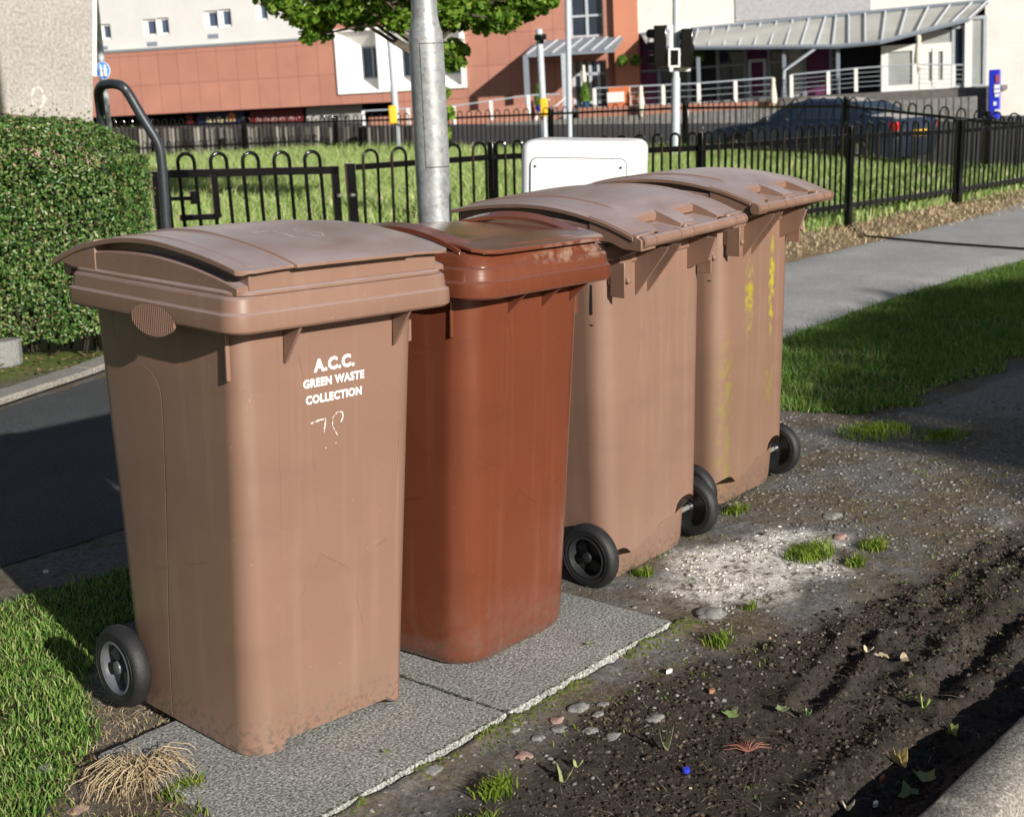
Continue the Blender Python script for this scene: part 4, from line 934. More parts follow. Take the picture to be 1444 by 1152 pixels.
leaf(1030, 1008, .018, GRN, 'bright green fallen leaf above the bundle of pinkish twigs')
leaf(1103, 1002, .014, (.22, .26, .12), 'pale green fallen leaf right of the brightest leaf')
leaf(938, 1057, .015, (.26, .28, .15), 'folded pale green leaf left of the pinkish twigs', 2.5)
leaf(797, 1101, .016, (.24, .25, .12), 'dull green leaf in the soil below the grey stones', 1.5)
leaf(815, 1085, .011, (.26, .33, .12), 'small light green leaf just above the dull green one', 1.5, 0)
leaf(1197, 1118, .014, (.55, .50, .38), 'cream dry leaf near the lower edge', 1.5, 0)
leaf(1225, 918, .014, (.48, .42, .28), 'pale dry leaf, leftmost of the cluster on the soil ridge', 1.2, 0)
leaf(1245, 925, .016, (.36, .30, .18), 'tan dry leaf in the middle of the cluster on the soil ridge', 1.2, 0, 2)
leaf(1275, 930, .016, (.32, .25, .17), 'brown dry leaf at the right of the cluster on the soil ridge', 1.2, 0, 3)
leaf(1268, 1058, .020, (.55, .44, .18), 'curled yellow leaf standing in the dark hollow by the kerb', 4, 0, 4, lift=.008)
leaf(1305, 1072, .023, (.16, .20, .06), 'large dark green lobed leaf in the hollow by the kerb', .5, 5, 5, lift=.010)
leaf(1285, 1095, .022, (.14, .19, .07), 'crumpled green leaf under the lobed one by the kerb', .8, 5, 6, lift=.008)
leaf(1343, 1022, .012, (.24, .28, .08), 'small yellow-green leaf close to the kerb', 2, 5, 7)
leaf(1305, 992, .011, (.22, .30, .06), 'small green leaf midway between the ridge and the kerb', 2, 5, 8)
leaf(1195, 1145, .010, (.16, .30, .08), 'tiny green leaf at the very bottom edge', 2, 0, 9)
leaf(1140, 1012, .010, (.2, .27, .1), 'small narrow green leaf on bare dark soil', 2, 0, 11)
leaf(545, 1082, .006, (.20, .32, .03), 'bit of bright moss on the near slab edge', .2, 0, 10, 'bits of moss on the slabs', 'moss_tuft', .031)
leaf(236, 1095, .006, (.20, .32, .03), 'bit of bright moss in the near slab corner hole', .2, 0, 12, 'bits of moss on the slabs', 'moss_tuft', .031)
leaf(833, 928, .008, (.13, .2, .03), 'bit of green moss on the edge of the farther slab', .2, 0, 13, 'bits of moss on the slabs', 'moss_tuft', .031)
def chip(px, py, size, col, name, label, cat, asp=.5, seed=0):
    p = gpt(px, py); r_ = random.Random(seed); z = gh(p.x, p.y) + .006; b = MB(); a0 = r_.uniform(0, 3); n = 8
    P = [(p.x + size * math.cos(a + a0) * r_.uniform(.8, 1.1), p.y + size * asp * math.sin(a + a0) * r_.uniform(.8, 1.1)) for a in lin(0, 5.5, n)]
    b.loft([[(x, y, z - .003) for x, y in P], [(x, y, z + .004 + .003 * r_.random()) for x, y in P]])
    return tag(b.build(name, mat('chip ' + label, col, .5), None, 30), label, cat)
chip(968, 1084, .0095, (.03, .05, .60), 'plastic_scrap', 'bright blue scrap of plastic on the dark soil', 'litter', .8)
chip(944, 952, .012, (.75, .74, .70), 'cigarette_end', 'white cigarette end near the grass tuft by the slab', 'litter', .35, 2)
chip(1236, 1101, .010, (.80, .80, .78), 'paper_scrap', 'white scrap in the dark hollow by the kerb', 'litter', .5, 3)
chip(1245, 1075, .012, (.32, .09, .04), 'wood_chip', 'reddish-brown wood chip left of the curled yellow leaf', 'wood chip', .3, 4)
chip(1004, 977, .012, (.30, .15, .08), 'bark_scrap', 'rusty brown bark scrap on the soil below the tuft', 'bark', .5, 5)
chip(1078, 760, .010, (.1, .09, .08), 'pebble', 'small dark pebble on the chalky white patch', 'pebble', .7, 6)
chip(65, 812, .010, (.72, .74, .78), 'paper_scrap', 'tiny white scrap on the shaded dirt strip by the tarmac', 'litter', .5, 7)
# twiggy pinkish stalks
p = gpt(1055, 1058); b = MB(); r_ = random.Random(12)
for i in range(17):
    a = math.atan2(RV.y, RV.x) + (math.pi * (i + .5) / 17) + r_.uniform(-.1, .1); L_ = r_.uniform(.04, .062)
    d = Vector((math.cos(a), math.sin(a), 0)); z = gh(p.x, p.y) + .006
    b.tube([(p.x, p.y, z), (p.x + d.x * L_ * .5, p.y + d.y * L_ * .5, z + .010 + r_.uniform(-.002, .004)), (p.x + d.x * L_, p.y + d.y * L_, z + .006)], [.0009, .0009, .0005], 5)
o = b.build('twig_bundle', mat('pink stalk', (.34, .13, .09), .6, var=.25), None, 40); tag(o, 'fan of thin pinkish stalks lying on the dark soil', 'twigs')

# ================================================================ HEDGE, TREE
def leafcloud(name, pts, nrm, size, m, parent=None, seed=0, asp=.55, tilt=.7):
    """small folded leaves (6 points, 4 triangles) facing roughly along nrm"""
    r_ = np.random.default_rng(seed); n = len(pts)
    N_ = nrm + r_.normal(0, tilt, (n, 3)); N_ /= np.linalg.norm(N_, axis=1)[:, None]
    A = np.cross(N_, r_.normal(0, 1, (n, 3))); A /= np.linalg.norm(A, axis=1)[:, None]; B = np.cross(N_, A)
    s = (size * r_.uniform(.65, 1.25, n))[:, None]; w_ = s * asp
    V = np.stack([pts - A * s * .5, pts - A * s * .05 + B * w_ * .5 + N_ * s * .10, pts + A * s * .5 - N_ * s * .06, pts - A * s * .05 - B * w_ * .5 + N_ * s * .10], 1)
    i0 = (np.arange(n) * 4)[:, None]; F = np.concatenate([i0 + [0, 1, 2], i0 + [0, 2, 3]], 0)
    return npmesh(name, V.reshape(-1, 3), F, m, parent)
M['hedge'] = leafmat('hedge leaves', [(0, (.018, .05, .012)), (.4, (.055, .13, .025)), (.72, (.12, .21, .045)), (.86, (.19, .25, .08)), (1, (.20, .13, .07))], .40, .45, .15)
M['twig'] = mat('hedge twigs', (.025, .018, .012), .9, var=.4, scale=60)
# hedge: rounded block, face line along the path edging
ha = plan(148, 7.9); hd_ = Vector((-(RV.x), -(RV.y), 0)).normalized()      # runs to the left of the picture
hroot = empty('hedge', (ha.x, ha.y, 0), 0, 'clipped dense green hedge with a rounded shoulder beside the black gate', 'hedge')
fdir = Vector((-FV.x, -FV.y, 0)).normalized()
Rh = Matrix(((hd_.x, -fdir.x, 0), (hd_.y, -fdir.y, 0), (0, 0, 1))).to_4x4(); hroot.matrix_world = Matrix.Translation((ha.x, ha.y, 0)) @ Rh
# local: x to the left along the hedge, y away from the camera
def hsurf(u, v):     # u 0..1 along, v 0..1 round the section from bottom front over the top to back
    L_ = 3.2; x = u * L_
    return x
rg = np.random.default_rng(31); P = []; Nn = []
n = 70000; x = rg.uniform(0, 2.6, n) ** 1.0; a = rg.random(n)
Hh = 1.275 - .17 * np.clip(1 - x / .50, 0, 1) ** 2; W_ = .60
per = 1.3; t = a * (Hh + W_)
front = t < Hh; z = np.where(front, t, Hh); y = np.where(front, 0, t - Hh)
rc = .12; d = np.hypot(np.clip(z - (Hh - rc), 0, None), np.clip(rc - y, 0, None)); cor = (z > Hh - rc) & (y < rc); k_ = np.where(cor & (d > rc), rc / np.maximum(d, 1e-6), 1)
z = np.where(cor, (Hh - rc) + (z - (Hh - rc)) * k_, z); y = np.where(cor, rc - (rc - y) * k_, y)
ny_ = np.where(cor, -(rc - y), np.where(front, -1, 0)); nz_ = np.where(cor, z - (Hh - rc), np.where(front, 0, 1))
Nn = np.stack([-.5 * np.clip(1 - x / .4, 0, 1), ny_, nz_], -1); Nn /= np.linalg.norm(Nn, axis=1)[:, None]
lump = .05 * fbm(x, z + y, 4, 4, 2); dep = rg.random(n) ** 2 * .16
P = np.stack([x, y, z], -1) + Nn * (lump - dep + .03)[:, None]
keep = (P[:, 2] > .10 + .10 * fbm(x, y * 0, 7, 2, 4)) & (P[:, 2] > .02); P = P[keep]; Nn = Nn[keep]
hol = fbm(P[:, 0], P[:, 2] + P[:, 1], 9, 3, 61); P = P - Nn * (.07 * np.clip(hol - .22, 0, 1) / .3)[:, None]
leafcloud('leaves', P, Nn, .026, M['hedge'], hroot, 1)
kk = rg.random(len(P)) < .035; leafcloud('leaves', P[kk] + Nn[kk] * (.03 + .05 * rg.random(kk.sum()))[:, None], Nn[kk], .022, M['hedge'], hroot, 8)
n = 16000; y = rg.uniform(0, .60, n); z = rg.random(n) * 1.08; P2 = np.stack([-.02 + .05 * rg.normal(0, 1, n) * .5 + .04 * fbm(y, z, 5, 2, 1), y, z], -1); P2[:, 2] = np.where(P2[:, 2] < .1, .1 + P2[:, 2], P2[:, 2])
leafcloud('leaves', P2, np.tile([[-1., 0, .1]], (n, 1)), .026, M['hedge'], hroot, 2)
b = MB(); r_ = random.Random(8)
for i in range(150):
    x = r_.uniform(.02, 2.6); y = r_.uniform(.08, .5); b.tube([(x, y, 0), (x + r_.uniform(-.05, .05), y - .02, .15), (x + r_.uniform(-.12, .12), y - r_.uniform(0, .1), .36)], [.008, .006, .003], 5)
b.loft([[(.25, .22, z), (2.6, .22, z), (2.6, .5, z), (.25, .5, z)] for z in (.12, .8)] + [[(.9, .25, 1.0), (2.6, .25, 1.0), (2.6, .5, 1.0), (.9, .5, 1.0)]]); b.loft([[(.5, .16, z), (2.6, .16, z), (2.6, .52, z), (.5, .52, z)] for z in (.9, 1.06)] + [[(.8, .22, 1.15), (2.6, .22, 1.15), (2.6, .48, 1.15), (.8, .48, 1.15)]]); b.loft([[(.09, .08, z), (.6, .08, z), (.6, .50, z), (.09, .50, z)] for z in (.1, .92)] + [[(.22, .14, 1.03), (.6, .14, 1.03), (.6, .46, 1.03), (.22, .46, 1.03)]]); b.build('branches', M['twig'], hroot, 0)
# leaf litter bed under the hedge
b = MB(); r_ = random.Random(3)
for i in range(700):
    x, y = r_.uniform(0, 2.6), r_.uniform(-.42, .1); q = r_.uniform(.008, .02); a = r_.uniform(0, 3)
    b.add([(x + q * math.cos(a + k * 2.1), y + q * math.sin(a + k * 2.1), .004 + r_.uniform(0, .015)) for k in range(3)], [(0, 1, 2)])
o = b.build('leaf_litter', leafmat('dry litter', [(0, (.10, .05, .03)), (.6, (.22, .13, .08)), (1, (.36, .28, .18))], .8, .2, 0), None, 0); o.matrix_world = hroot.matrix_world; tag(o, kind='stuff')
b = MB(); b.loft([[(0 + .22 * math.cos(a) , .12 * math.sin(a), z) for a in lin(0, 6.0, 9)] for z in (-.02, .10, .16)])
o = b.build('stone', M['stone'], None, 30, bevel=.02); pp = gpt(8, 512, 0); o.location = (pp.x, pp.y, 0); o.scale = (.45, .6, .8); tag(o, 'grey stone block at the foot of the hedge', 'stone')

M['tleaf'] = leafmat('maple leaves', [(0, (.05, .12, .014)), (.5, (.14, .27, .03)), (.8, (.25, .40, .05)), (1, (.36, .48, .09))], .4, .4, .5)
M['bark'] = mat('bark', (.06, .045, .03), .9, col2=(.12, .10, .075), scale=12, bump=.6, bscale=30)
M['barkfar'] = M['bark']
TD = 15.0; tp = plan(603, TD)
tree = empty('tree', (tp.x, tp.y, -.02), 0, 'broad-leaved tree hanging over the street behind the galvanised post', 'tree')
r_ = random.Random(5); b = MB()
b.tube([(0, 0, 0), (.02, 0, 1.2), (-.02, .02, 2.4), (.05, 0, 4.6)], [.13, .10, .085, .05], 12); b.build('trunk', M['bark'], tree, 60)
rx = Vector((RV.x, RV.y, 0)).normalized(); fx_ = Vector((FV.x, FV.y, 0)).normalized()
# clumps described in the tree's own frame: (sideways, away, up, radius)
CL = []
def clump(px, py, away, rad):
    D = TD + away; p = at(px, py, D) - Vector((tp.x, tp.y, -.02)); CL.append((p, rad))
for (px, py, aw, rad) in [(375, -15, .3, .22), (400, 5, 0, .20), (425, 22, -.3, .17), (420, -25, .4, .30), (445, 30, .1, .18), (460, 15, .4, .22), (480, 5, -.2, .26), (505, 22, .3, .20), (455, 48, .1, .12), (435, 52, 0, .10), (522, 12, 0, .22), (545, -5, .4, .30), (560, 30, -.2, .17), (590, 10, .5, .3),
                          (625, 15, -.1, .25), (640, 72, .3, .17), (632, 92, .2, .10), (645, 30, .4, .17), (655, 5, 0, .28), (690, 20, .4, .22), (680, 38, 0, .12), (712, 30, -.3, .18), (735, 12, .1, .2), (700, -15, .3, .35), (750, -5, -.2, .25), (762, 10, .1, .12), (772, 2, 0, .12), (628, 130, -.1, .07), (629, 160, -.1, .09), (628, 190, -.1, .08), (650, 88, .1, .07)]:
    clump(px, py, aw, rad)
for i in range(120):     # the crown above the picture
    a = r_.uniform(0, 6.28); q = 2.1 * math.sqrt(r_.random()); z = r_.uniform(2.9, 6.2); f_ = math.sin(math.pi * min(1, (z - 2.3) / 4.3)) ** .5
    CL.append((rx * (q * f_ * math.cos(a)) + fx_ * (q * f_ * math.sin(a)) + Vector((0, 0, z)), r_.uniform(.3, .5)))
P = []; b = MB()
for (p, rad) in CL:
    m_ = int(1300 * rad ** 2.2 / .09) if rad < .3 else int(260)
    m_ = max(m_, 26); v = rg.normal(0, 1, (m_, 3)); v /= np.linalg.norm(v, axis=1)[:, None]; q = rad * rg.random(m_) ** .4
    P.append(np.array(p) + v * q[:, None] * np.array([1, 1, .75]))
    z0 = min(p.z * .7, 3.2) + .3; s0 = Vector((0, 0, z0)); mid = (s0 + p) / 2 + Vector((0, 0, .25)); b.tube([s0, mid, p], [.03, .018, .005], 5)
P = np.concatenate(P); b.build('limbs', M['bark'], tree, 60)
leafcloud('crown', P, np.tile([[0., 0, .8]], (len(P), 1)), .078, M['tleaf'], tree, 5, .85, .8)

# trees across the road behind the camera: their crowns shade the verge and the gravel on the right
def shade_tree(x, y, z, rx_, ry_, rz_, n, label, seed):
    t = empty('tree', (x, y, -.12), 0, label, 'tree', 'trees across the road behind the camera'); r2 = np.random.default_rng(seed)
    b = MB(); b.tube([(0, 0, 0), (.1, 0, z * .5), (0, .1, z)], [.22, .17, .08], 12); b.build('trunk', M['bark'], t, 60)
    v = r2.normal(0, 1, (n, 3)); v /= np.linalg.norm(v, axis=1)[:, None]; q = r2.random(n) ** .45
    L_ = 1 + .28 * fbm(np.arctan2(v[:, 1], v[:, 0]), v[:, 2], 1.6, 3, seed)
    P = v * (q * L_)[:, None] * np.array([rx_, ry_, rz_]) + np.array([0, 0, z]); g_ = fbm(P[:, 0] + P[:, 1] * .6, P[:, 2], 1.7, 3, seed + 3); P = P[g_ > -.30]
    leafcloud('crown', P, np.tile([[0., 0, .8]], (len(P), 1)), .22, M['tleaf'], t, seed, .9, .9)
shade_tree(3.2, -14.2, 5.2, 3.9, 1.6, 1.15, 17000, 'leafy tree across the road whose crown shades the verge', 41)
shade_tree(8.4, -13.8, 5.2, 3.0, 1.6, 1.35, 12000, 'second leafy tree across the road farther along', 42)
shade_tree(13.0, -14.5, 5.3, 2.8, 1.6, 1.2, 9000, 'third leafy tree across the road at the far end', 43)

# ================================================================ FENCES AND GATE
def fence_panel(root, A, Bp, ra, rb, hoop, bar_r, pitch, low, name='railing_panel', ha=.13):
    """bow-top railing panel between two plan points; ra, rb rail heights at its ends"""
    b = MB(); d = Bp - A; L_ = d.length; d.normalize(); za, zb_ = ra, rb; n = pitch if isinstance(pitch, int) else max(1, round(L_ / pitch)); pt_ = L_ / n
    f = lambda s, z: (A.x + d.x * s, A.y + d.y * s, z); rz = lambda s: za + (zb_ - za) * s / L_
    ang = math.atan2(d.y, d.x)
    for (z0, z1) in ((za, zb_), (za - low, zb_ - low)):
        m_ = Matrix(((d.x, -d.y, 0), (d.y, d.x, 0), (0, 0, 1)))
        hw, hh = bar_r * .55, bar_r * 1.9
        P = [Vector(f(s, z)) + Vector((-d.y * o1, d.x * o1, o2)) for (s, z) in ((0, z0), (L_, z1)) for (o1, o2) in ((-hw, -hh), (hw, -hh), (hw, hh), (-hw, hh))]
        b.add(P, [(0, 1, 2, 3), (7, 6, 5, 4), (0, 4, 5, 1), (1, 5, 6, 2), (2, 6, 7, 3), (3, 7, 4, 0)])
    gap = pt_ * .5
    for i in range(n):
        s0 = pt_ * (i + .25); s1 = s0 + gap; top = ha
        P = [f(s0, rz(s0) - low - .05)] + [f(s0 + gap * .5 * (1 - math.cos(math.pi * k / 8)), rz(s0) + top - gap * .5 + gap * .5 * math.sin(math.pi * k / 8)) for k in range(9)] + [f(s1, rz(s1) - low - .05)]
        b.tube(P, bar_r, 6)
    return b.build(name, M['black'], root, 50)
def post(root, p, z0, z1, s, rz=0, name='post', ball=False):
    b = MB(); b.box((p.x, p.y, (z0 + z1) / 2), (s, s, z1 - z0), rz); o = b.build(name, M['black'], root, 30, bevel=.004)
    return o
near = empty('fence', (8, 4.5, 0), 0, 'black bow-top railing along the near edge of the meadow', 'fence')
near.location = (0, 0, 0)
# post plan points, rail heights read where each post stands
NP = [(plan(497, 11.3), zat(505, 236, 11.3)), (plan(692, 12.1), zat(692, 222, 12.1)), (plan(990, 12.1), zat(990, 209, 12.1)), (Vector((10.47, 4.33, 0)), zat(1194, 193.5, 14.0)), (Vector((13.44, 4.55, 0)), zat(1344, 185, 16.8)), (Vector((16.4, 4.72, 0)), .80), (Vector((19.4, 4.9, 0)), .80), (Vector((24, 5.2, 0)), .80)]
for i, ((a, ra), (c_, rb)) in enumerate(zip(NP, NP[1:])):
    fence_panel(near, a, c_, ra, rb, True, .0128, (5, 12, 12, 10, 10, 10, 14)[i], .66)
for i, (a, ra) in enumerate(NP[1:]):
    o = post(near, a, gh(a.x, a.y) - .1, ra + (.13 if i != 2 else .10), .06 if i != 3 else .09)
    b = MB(); b.lathe([(.03, -.02), (.045, -.02), (.045, .02), (.03, .02)], (a.x, a.y, ra), 'z', 12); b.build('clamp', M['black'], o, 30)
far = empty('fence', (0, 0, 0), 0, 'black bow-top railing on the far side of the meadow in front of the road', 'fence')
def farrail(px): return float(np.interp(px, [-50, 150, 260, 440, 640, 776, 955, 1080, 1194, 1344, 1438, 1540], [186, 179, 176, 172.5, 167, 161, 153, 150, 150, 165, 178, 190]))
def fardist(px): return float(np.interp(px, [a for a, d in FAR], [d for a, d in FAR]))
FPp = [-50, 90, 210, 340, 470, 615, 776, 967, 1194, 1395, 1600]
FQ = [(plan(x, fardist(x)), zat(x, farrail(x), fardist(x))) for x in FPp]
for i, ((a, ra), (c_, rb)) in enumerate(zip(FQ, FQ[1:])):
    xm_ = (FPp[i] + FPp[i + 1]) / 2; fence_panel(far, a, c_, ra, rb, True, .0135, max(3, round((FPp[i + 1] - FPp[i]) / float(np.interp(xm_, [0, 440, 776, 955, 1080, 1194, 1344, 1600], [11.5, 12, 13.8, 14.5, 17, 19.8, 23.5, 25])))), .80, ha=.15)
for i, (a, ra) in enumerate(FQ[1:]): post(far, a, -.6, ra + .16, .075)
# gate
gl, gr_ = plan(216, 10.9), plan(471, 11.3); zl, zr_ = zat(216, 246, 10.9), zat(471, 240, 11.3)
gate = empty('gate', (0, 0, 0), 0, 'black bow-top pedestrian gate with a latch plate between hedge and lamp column', 'gate')
gd = (gr_ - gl); GL = gd.length; gd.normalize()
def gp(s, z, o=0): return Vector((gl.x + gd.x * s - gd.y * o, gl.y + gd.y * s + gd.x * o, zl + (zr_ - zl) * s / GL + z))
def gbar(name, s0, z0, s1, z1, t, parent=gate, o=0, hor=True):
    b = MB(); h = t / 2
    if hor: P = [gp(s0, z0 - h, o - h * .7), gp(s1, z1 - h, o - h * .7), gp(s1, z1 - h, o + h * .7), gp(s0, z0 - h, o + h * .7), gp(s0, z0 + h, o - h * .7), gp(s1, z1 + h, o - h * .7), gp(s1, z1 + h, o + h * .7), gp(s0, z0 + h, o + h * .7)]
    else: P = [gp(s0 - h, z0, o - h * .7), gp(s0 + h, z0, o - h * .7), gp(s0 + h, z0, o + h * .7), gp(s0 - h, z0, o + h * .7), gp(s1 - h, z1, o - h * .7), gp(s1 + h, z1, o - h * .7), gp(s1 + h, z1, o + h * .7), gp(s1 - h, z1, o + h * .7)]
    b.add(P, [(0, 3, 2, 1), (4, 5, 6, 7), (0, 1, 5, 4), (1, 2, 6, 5), (2, 3, 7, 6), (3, 0, 4, 7)]); return b.build(name, M['black'], parent, 30, bevel=.003)
gbar('top_rail', .05, -.0, GL, -.0, .06); gbar('bottom_rail', .05, -.68, GL, -.68, .05)
gbar('stile', .06, -.70, .04, .03, .045, hor=False); gbar('stile', GL - .01, -.70, GL - .03, .03, .06, hor=False)
gbar('gate_post', -.005, -.95, -.03, .02, .075, hor=False); hp_ = gbar('gate_post', GL + .13, -.95, GL + .10, .05, .075, hor=False)
b = MB(); nh = 5; pt_ = (GL - .2) / 5
for i in range(nh):
    s0 = .12 + .02 + pt_ * i * 1.03; gap = .125
    P = [gp(s0 + .03, -.68, 0)] + [gp(s0 + gap * .5 * (1 - math.cos(math.pi * k / 8)), .085 + gap * .5 * math.sin(math.pi * k / 8)) for k in range(9)] + [gp(s0 + gap + .03, -.68)]
    b.tube(P, .015, 8)
b.build('bar_panel', M['black'], gate, 50)
lp = gbar('latch_plate', .12, -.33, .42, -.33, .045, o=-.03); gbar('latch_plate', .41, -.34, .40, -.02, .05, o=-.03, hor=False); gbar('latch', .05, -.185, .24, -.185, .03, o=-.04); gbar('latch', .23, -.23, .23, -.13, .05, o=-.04, hor=False)
for s0 in (GL - .02, GL + .09):
    b = MB(); q = gp(s0, -.20, -.05); b.lathe([(.014, -.012), (.014, .012)], q, 'x', 10); b.tube([q, gp(s0 + .04, -.20, -.02)], .008, 6); b.build('hinge_bolt', M['steel'], gate, 30)
# bent tubular barrier behind the hedge
hr = empty('barrier_rail', (0, 0, 0), 0, 'bent dark grey tubular barrier rail rising behind the hedge', 'barrier'); b = MB(); Dn = 8.6
PX = [(148, 260), (146, 200), (141, 150), (139, 132), (143, 122), (152, 119), (163, 119), (173, 123), (182, 134), (200, 165), (217, 192), (224, 206), (227, 220), (229, 240), (232, 280), (236, 350), (240, 430)]
def dd(i): return 8.6 + (.35 if i < 4 else 0) - .0
CP = [at(x, y, Dn + .5 * max(0, (7 - i)) / 7) for i, (x, y) in enumerate(PX)]
sm = []
for i in range(len(CP) - 1):
    p0, p1, p2, p3 = CP[max(0, i - 1)], CP[i], CP[i + 1], CP[min(len(CP) - 1, i + 2)]
    for k in range(4):
        t = k / 4; sm.append(.5 * ((2 * p1) + (p2 - p0) * t + (2 * p0 - 5 * p1 + 4 * p2 - p3) * t * t + (3 * p1 - p0 - 3 * p2 + p3) * t ** 3))
sm.append(CP[-1]); b.tube(sm, .029, 14); b.build('tube', M['rail'], hr, 60)

# ================================================================ STREET FURNITURE
lean = math.radians(-1.1)
def lean_empty(name, p, label, cat, group=None, k=1.0):
    o = empty(name, p, 0, label, cat, group); ax_ = Vector((FV.x, FV.y, 0)).normalized(); o.rotation_euler = Matrix.Rotation(lean * k, 3, ax_).to_euler(); return o
lpz = plan(611, 7.6); lamp = lean_empty('lamp_post', (lpz.x, lpz.y, 0), 'large galvanised steel lamp column with an access door behind the bins', 'lamp post')
b = MB(); rb = .0915; zs = zat(590, 42, 7.6)
b.lathe([(rb, -.2), (rb, zs - .05), (rb * .97, zs - .02), (rb * .84, zs + .02), (rb * .76, zs + .06), (.068, zs + .07), (.064, 4.0), (.055, 6.0)], (0, 0, 0), 'z', 40); b.build('column', M['galv'], lamp, 50)
# access door: a raised curved plate on the camera side
b = MB(); cdir = math.atan2(CAM.y - lpz.y, CAM.x - lpz.x); z0, z1 = zat(615, 236, 7.5), zat(600, 62, 7.5)
aa = lin(cdir - .62, cdir + 1.08, 16); aa = lin(cdir - .55 + .0, cdir + 1.25, 18)
aa = [a - .0 for a in aa]
def plate(r0, r1, a0, a1, za, zb_):
    A_ = lin(a0, a1, 18); P = [[(r * math.cos(a), r * math.sin(a), z) for (r, z) in ((r0, za), (r1, za), (r1, zb_), (r0, zb_))] for a in A_]; b.loft(P)
plate(rb - .002, rb + .004, cdir - .35, cdir + 1.35, z0, z1); b.build('access_door', M['galv'], lamp, 30, bevel=.001)
b = MB(); plate(rb - .002, rb + .0015, cdir - .375, cdir + 1.36, z0 - .004, z1 + .004); b.build('door_gap', M['dark'], lamp, 30)
b = MB(); ah = cdir + .55; b.lathe([(.008, 0), (.008, .006)], ((rb + .001) * math.cos(ah), (rb + .001) * math.sin(ah), zat(613, 78, 7.5)), 'y', 10); b.build('lock', M['dark'], lamp, 30)
b = MB(); b.tube([(0, 0, 5.9), (0, 0, 6.4), (-.3, -.3, 6.7), (-.9, -.9, 6.8)], .04, 10); b.build('bracket', M['galv'], lamp, 40)
b = MB(); b.box((-1.1, -1.1, 6.8), (.6, .25, .12), R(45)); b.build('lamp_head', M['pole'], lamp, 30, bevel=.03)
# white cabinet
cabp = plan(818, 7.1); fdir3 = Vector((-(RV.y) * 0 + -FV.x, -FV.y, 0)).normalized()
cab = empty('utility_cabinet', (cabp.x, cabp.y, 0), 0, 'white roadside utility cabinet with rounded corners behind the bins', 'cabinet')
ca = math.atan2(RV.y, RV.x) - R(13); cab.rotation_euler = (0, 0, ca); cab.rotation_euler.rotate_axis('Y', R(1.4))
zt_ = zat(845, 197, 7.0); W_ = .585; Dp = .42
b = MB(); b.loft([rr(-W_ / 2, W_ / 2, -Dp / 2, Dp / 2, .05, z, 6) for z in (-.1, zt_ - .05)] + [rr(-W_ / 2 + d, W_ / 2 - d, -Dp / 2 + d, Dp / 2 - d, .05, zt_ - .05 + h, 6) for (d, h) in ((.004, .02), (.013, .034), (.026, .045), (.045, .05))]); b.build('housing', M['cab'], cab, 40)
b = MB(); wd = W_ / 2 - .055
def rrz(x0, x1, z0, z1, r, y, n=6): return [(p[0], y, p[1]) for p in rr(x0, x1, z0, z1, r, 0, n)]
b.loft([rrz(-wd, wd, .08, zt_ - .085, .035, -Dp / 2 + .004), rrz(-wd, wd, .08, zt_ - .085, .035, -Dp / 2 - .008), rrz(-wd + .004, wd - .004, .084, zt_ - .089, .033, -Dp / 2 - .011)]); d_ = b.build('door', M['cab'], cab, 30)
b = MB(); b.loft([rrz(-wd - .004, wd + .004, .076, zt_ - .081, .037, -Dp / 2 + .004), rrz(-wd - .004, wd + .004, .076, zt_ - .081, .037, -Dp / 2 - .001)]); b.build('door_gap', M['dark'], cab, 30)
for s in (-1, 1):
    b = MB(); b.lathe([(.006, 0), (.006, .006)], (s * (wd - .025), -Dp / 2 - .015, zt_ - .125), 'y', 10); b.build('lock', M['dark'], d_, 30)

def pole_thing(px, D, ybase, r0, label, ytop=None, step=None, cat='pole', name='pole', k=1.0, h=7.):
    p = plan(px, D); z0 = -.4; o = lean_empty(name, (p.x, p.y, z0), label, cat, None, k); zt = zat(px, ytop, D) - z0 if ytop is not None else h
    b = MB(); pr = [(r0, -.1)]
    if step: zs_ = zat(px, step, D) - z0; pr += [(r0, zs_), (r0 * .78, zs_ + .06)]
    pr += [(pr[-1][0], zt), (pr[-1][0] * .6, zt + .02)]; b.lathe(pr, (0, 0, 0), 'z', 14); b.build('shaft', M['pole'], o, 40); return o, p, z0
toc = lambda p: math.atan2(p.y - CAM.y, p.x - CAM.x) - math.pi / 2   # local -y faces the camera
def boxon(root, c_, s_, m, name, bev=.01, rz=0):
    b = MB(); b.box(c_, s_, rz); return b.build(name, m, root, 30, bevel=bev)
def pos_on(root, px, py, D):      # position in root's frame
    bpy.context.view_layer.update(); return root.matrix_world.inverted() @ at(px, py, D)
# blue round sign on a pale pole by the house corner
o, p, z0 = pole_thing(151, 21.0, 190, .052, 'pale grey pole carrying a round blue pedestrian sign beside the harled house', k=1.3, name='sign_post', cat='sign post')
q = pos_on(o, 145, 100, 20.9); rr_z = toc(p)
def disc(root, q, r, m, name, rz, d=.02, squash=1):
    b = MB(); b.lathe([(r * .98, 0), (r, .004), (r, d), (r * .98, d + .003)], (0, 0, 0), 'y', 28); o2 = b.build(name, m, root, 40); o2.matrix_local = Matrix.Translation(q) @ Matrix.Rotation(rz, 4, 'Z') @ Matrix.Diagonal((squash, 1, 1, 1)); return o2
sg = disc(o, q, .125, M['white'], 'sign_plate', rr_z, .015, .8); sg2 = disc(o, q + Vector((math.sin(rr_z) * .006, -math.cos(rr_z) * .006, 0)), .116, M['blue'], 'sign_face', rr_z, .016, .8)
for dx in (-.03, .03):
    b = MB(); b.lathe([(.001, -.085), (.032, -.08), (.026, -.01), (.036, .02), (.018, .045), (.022, .06), (.001, .082)], (dx * 1.2, -.014, 0), 'z', 8); b.build('pictogram', M['white'], sg2, 40)
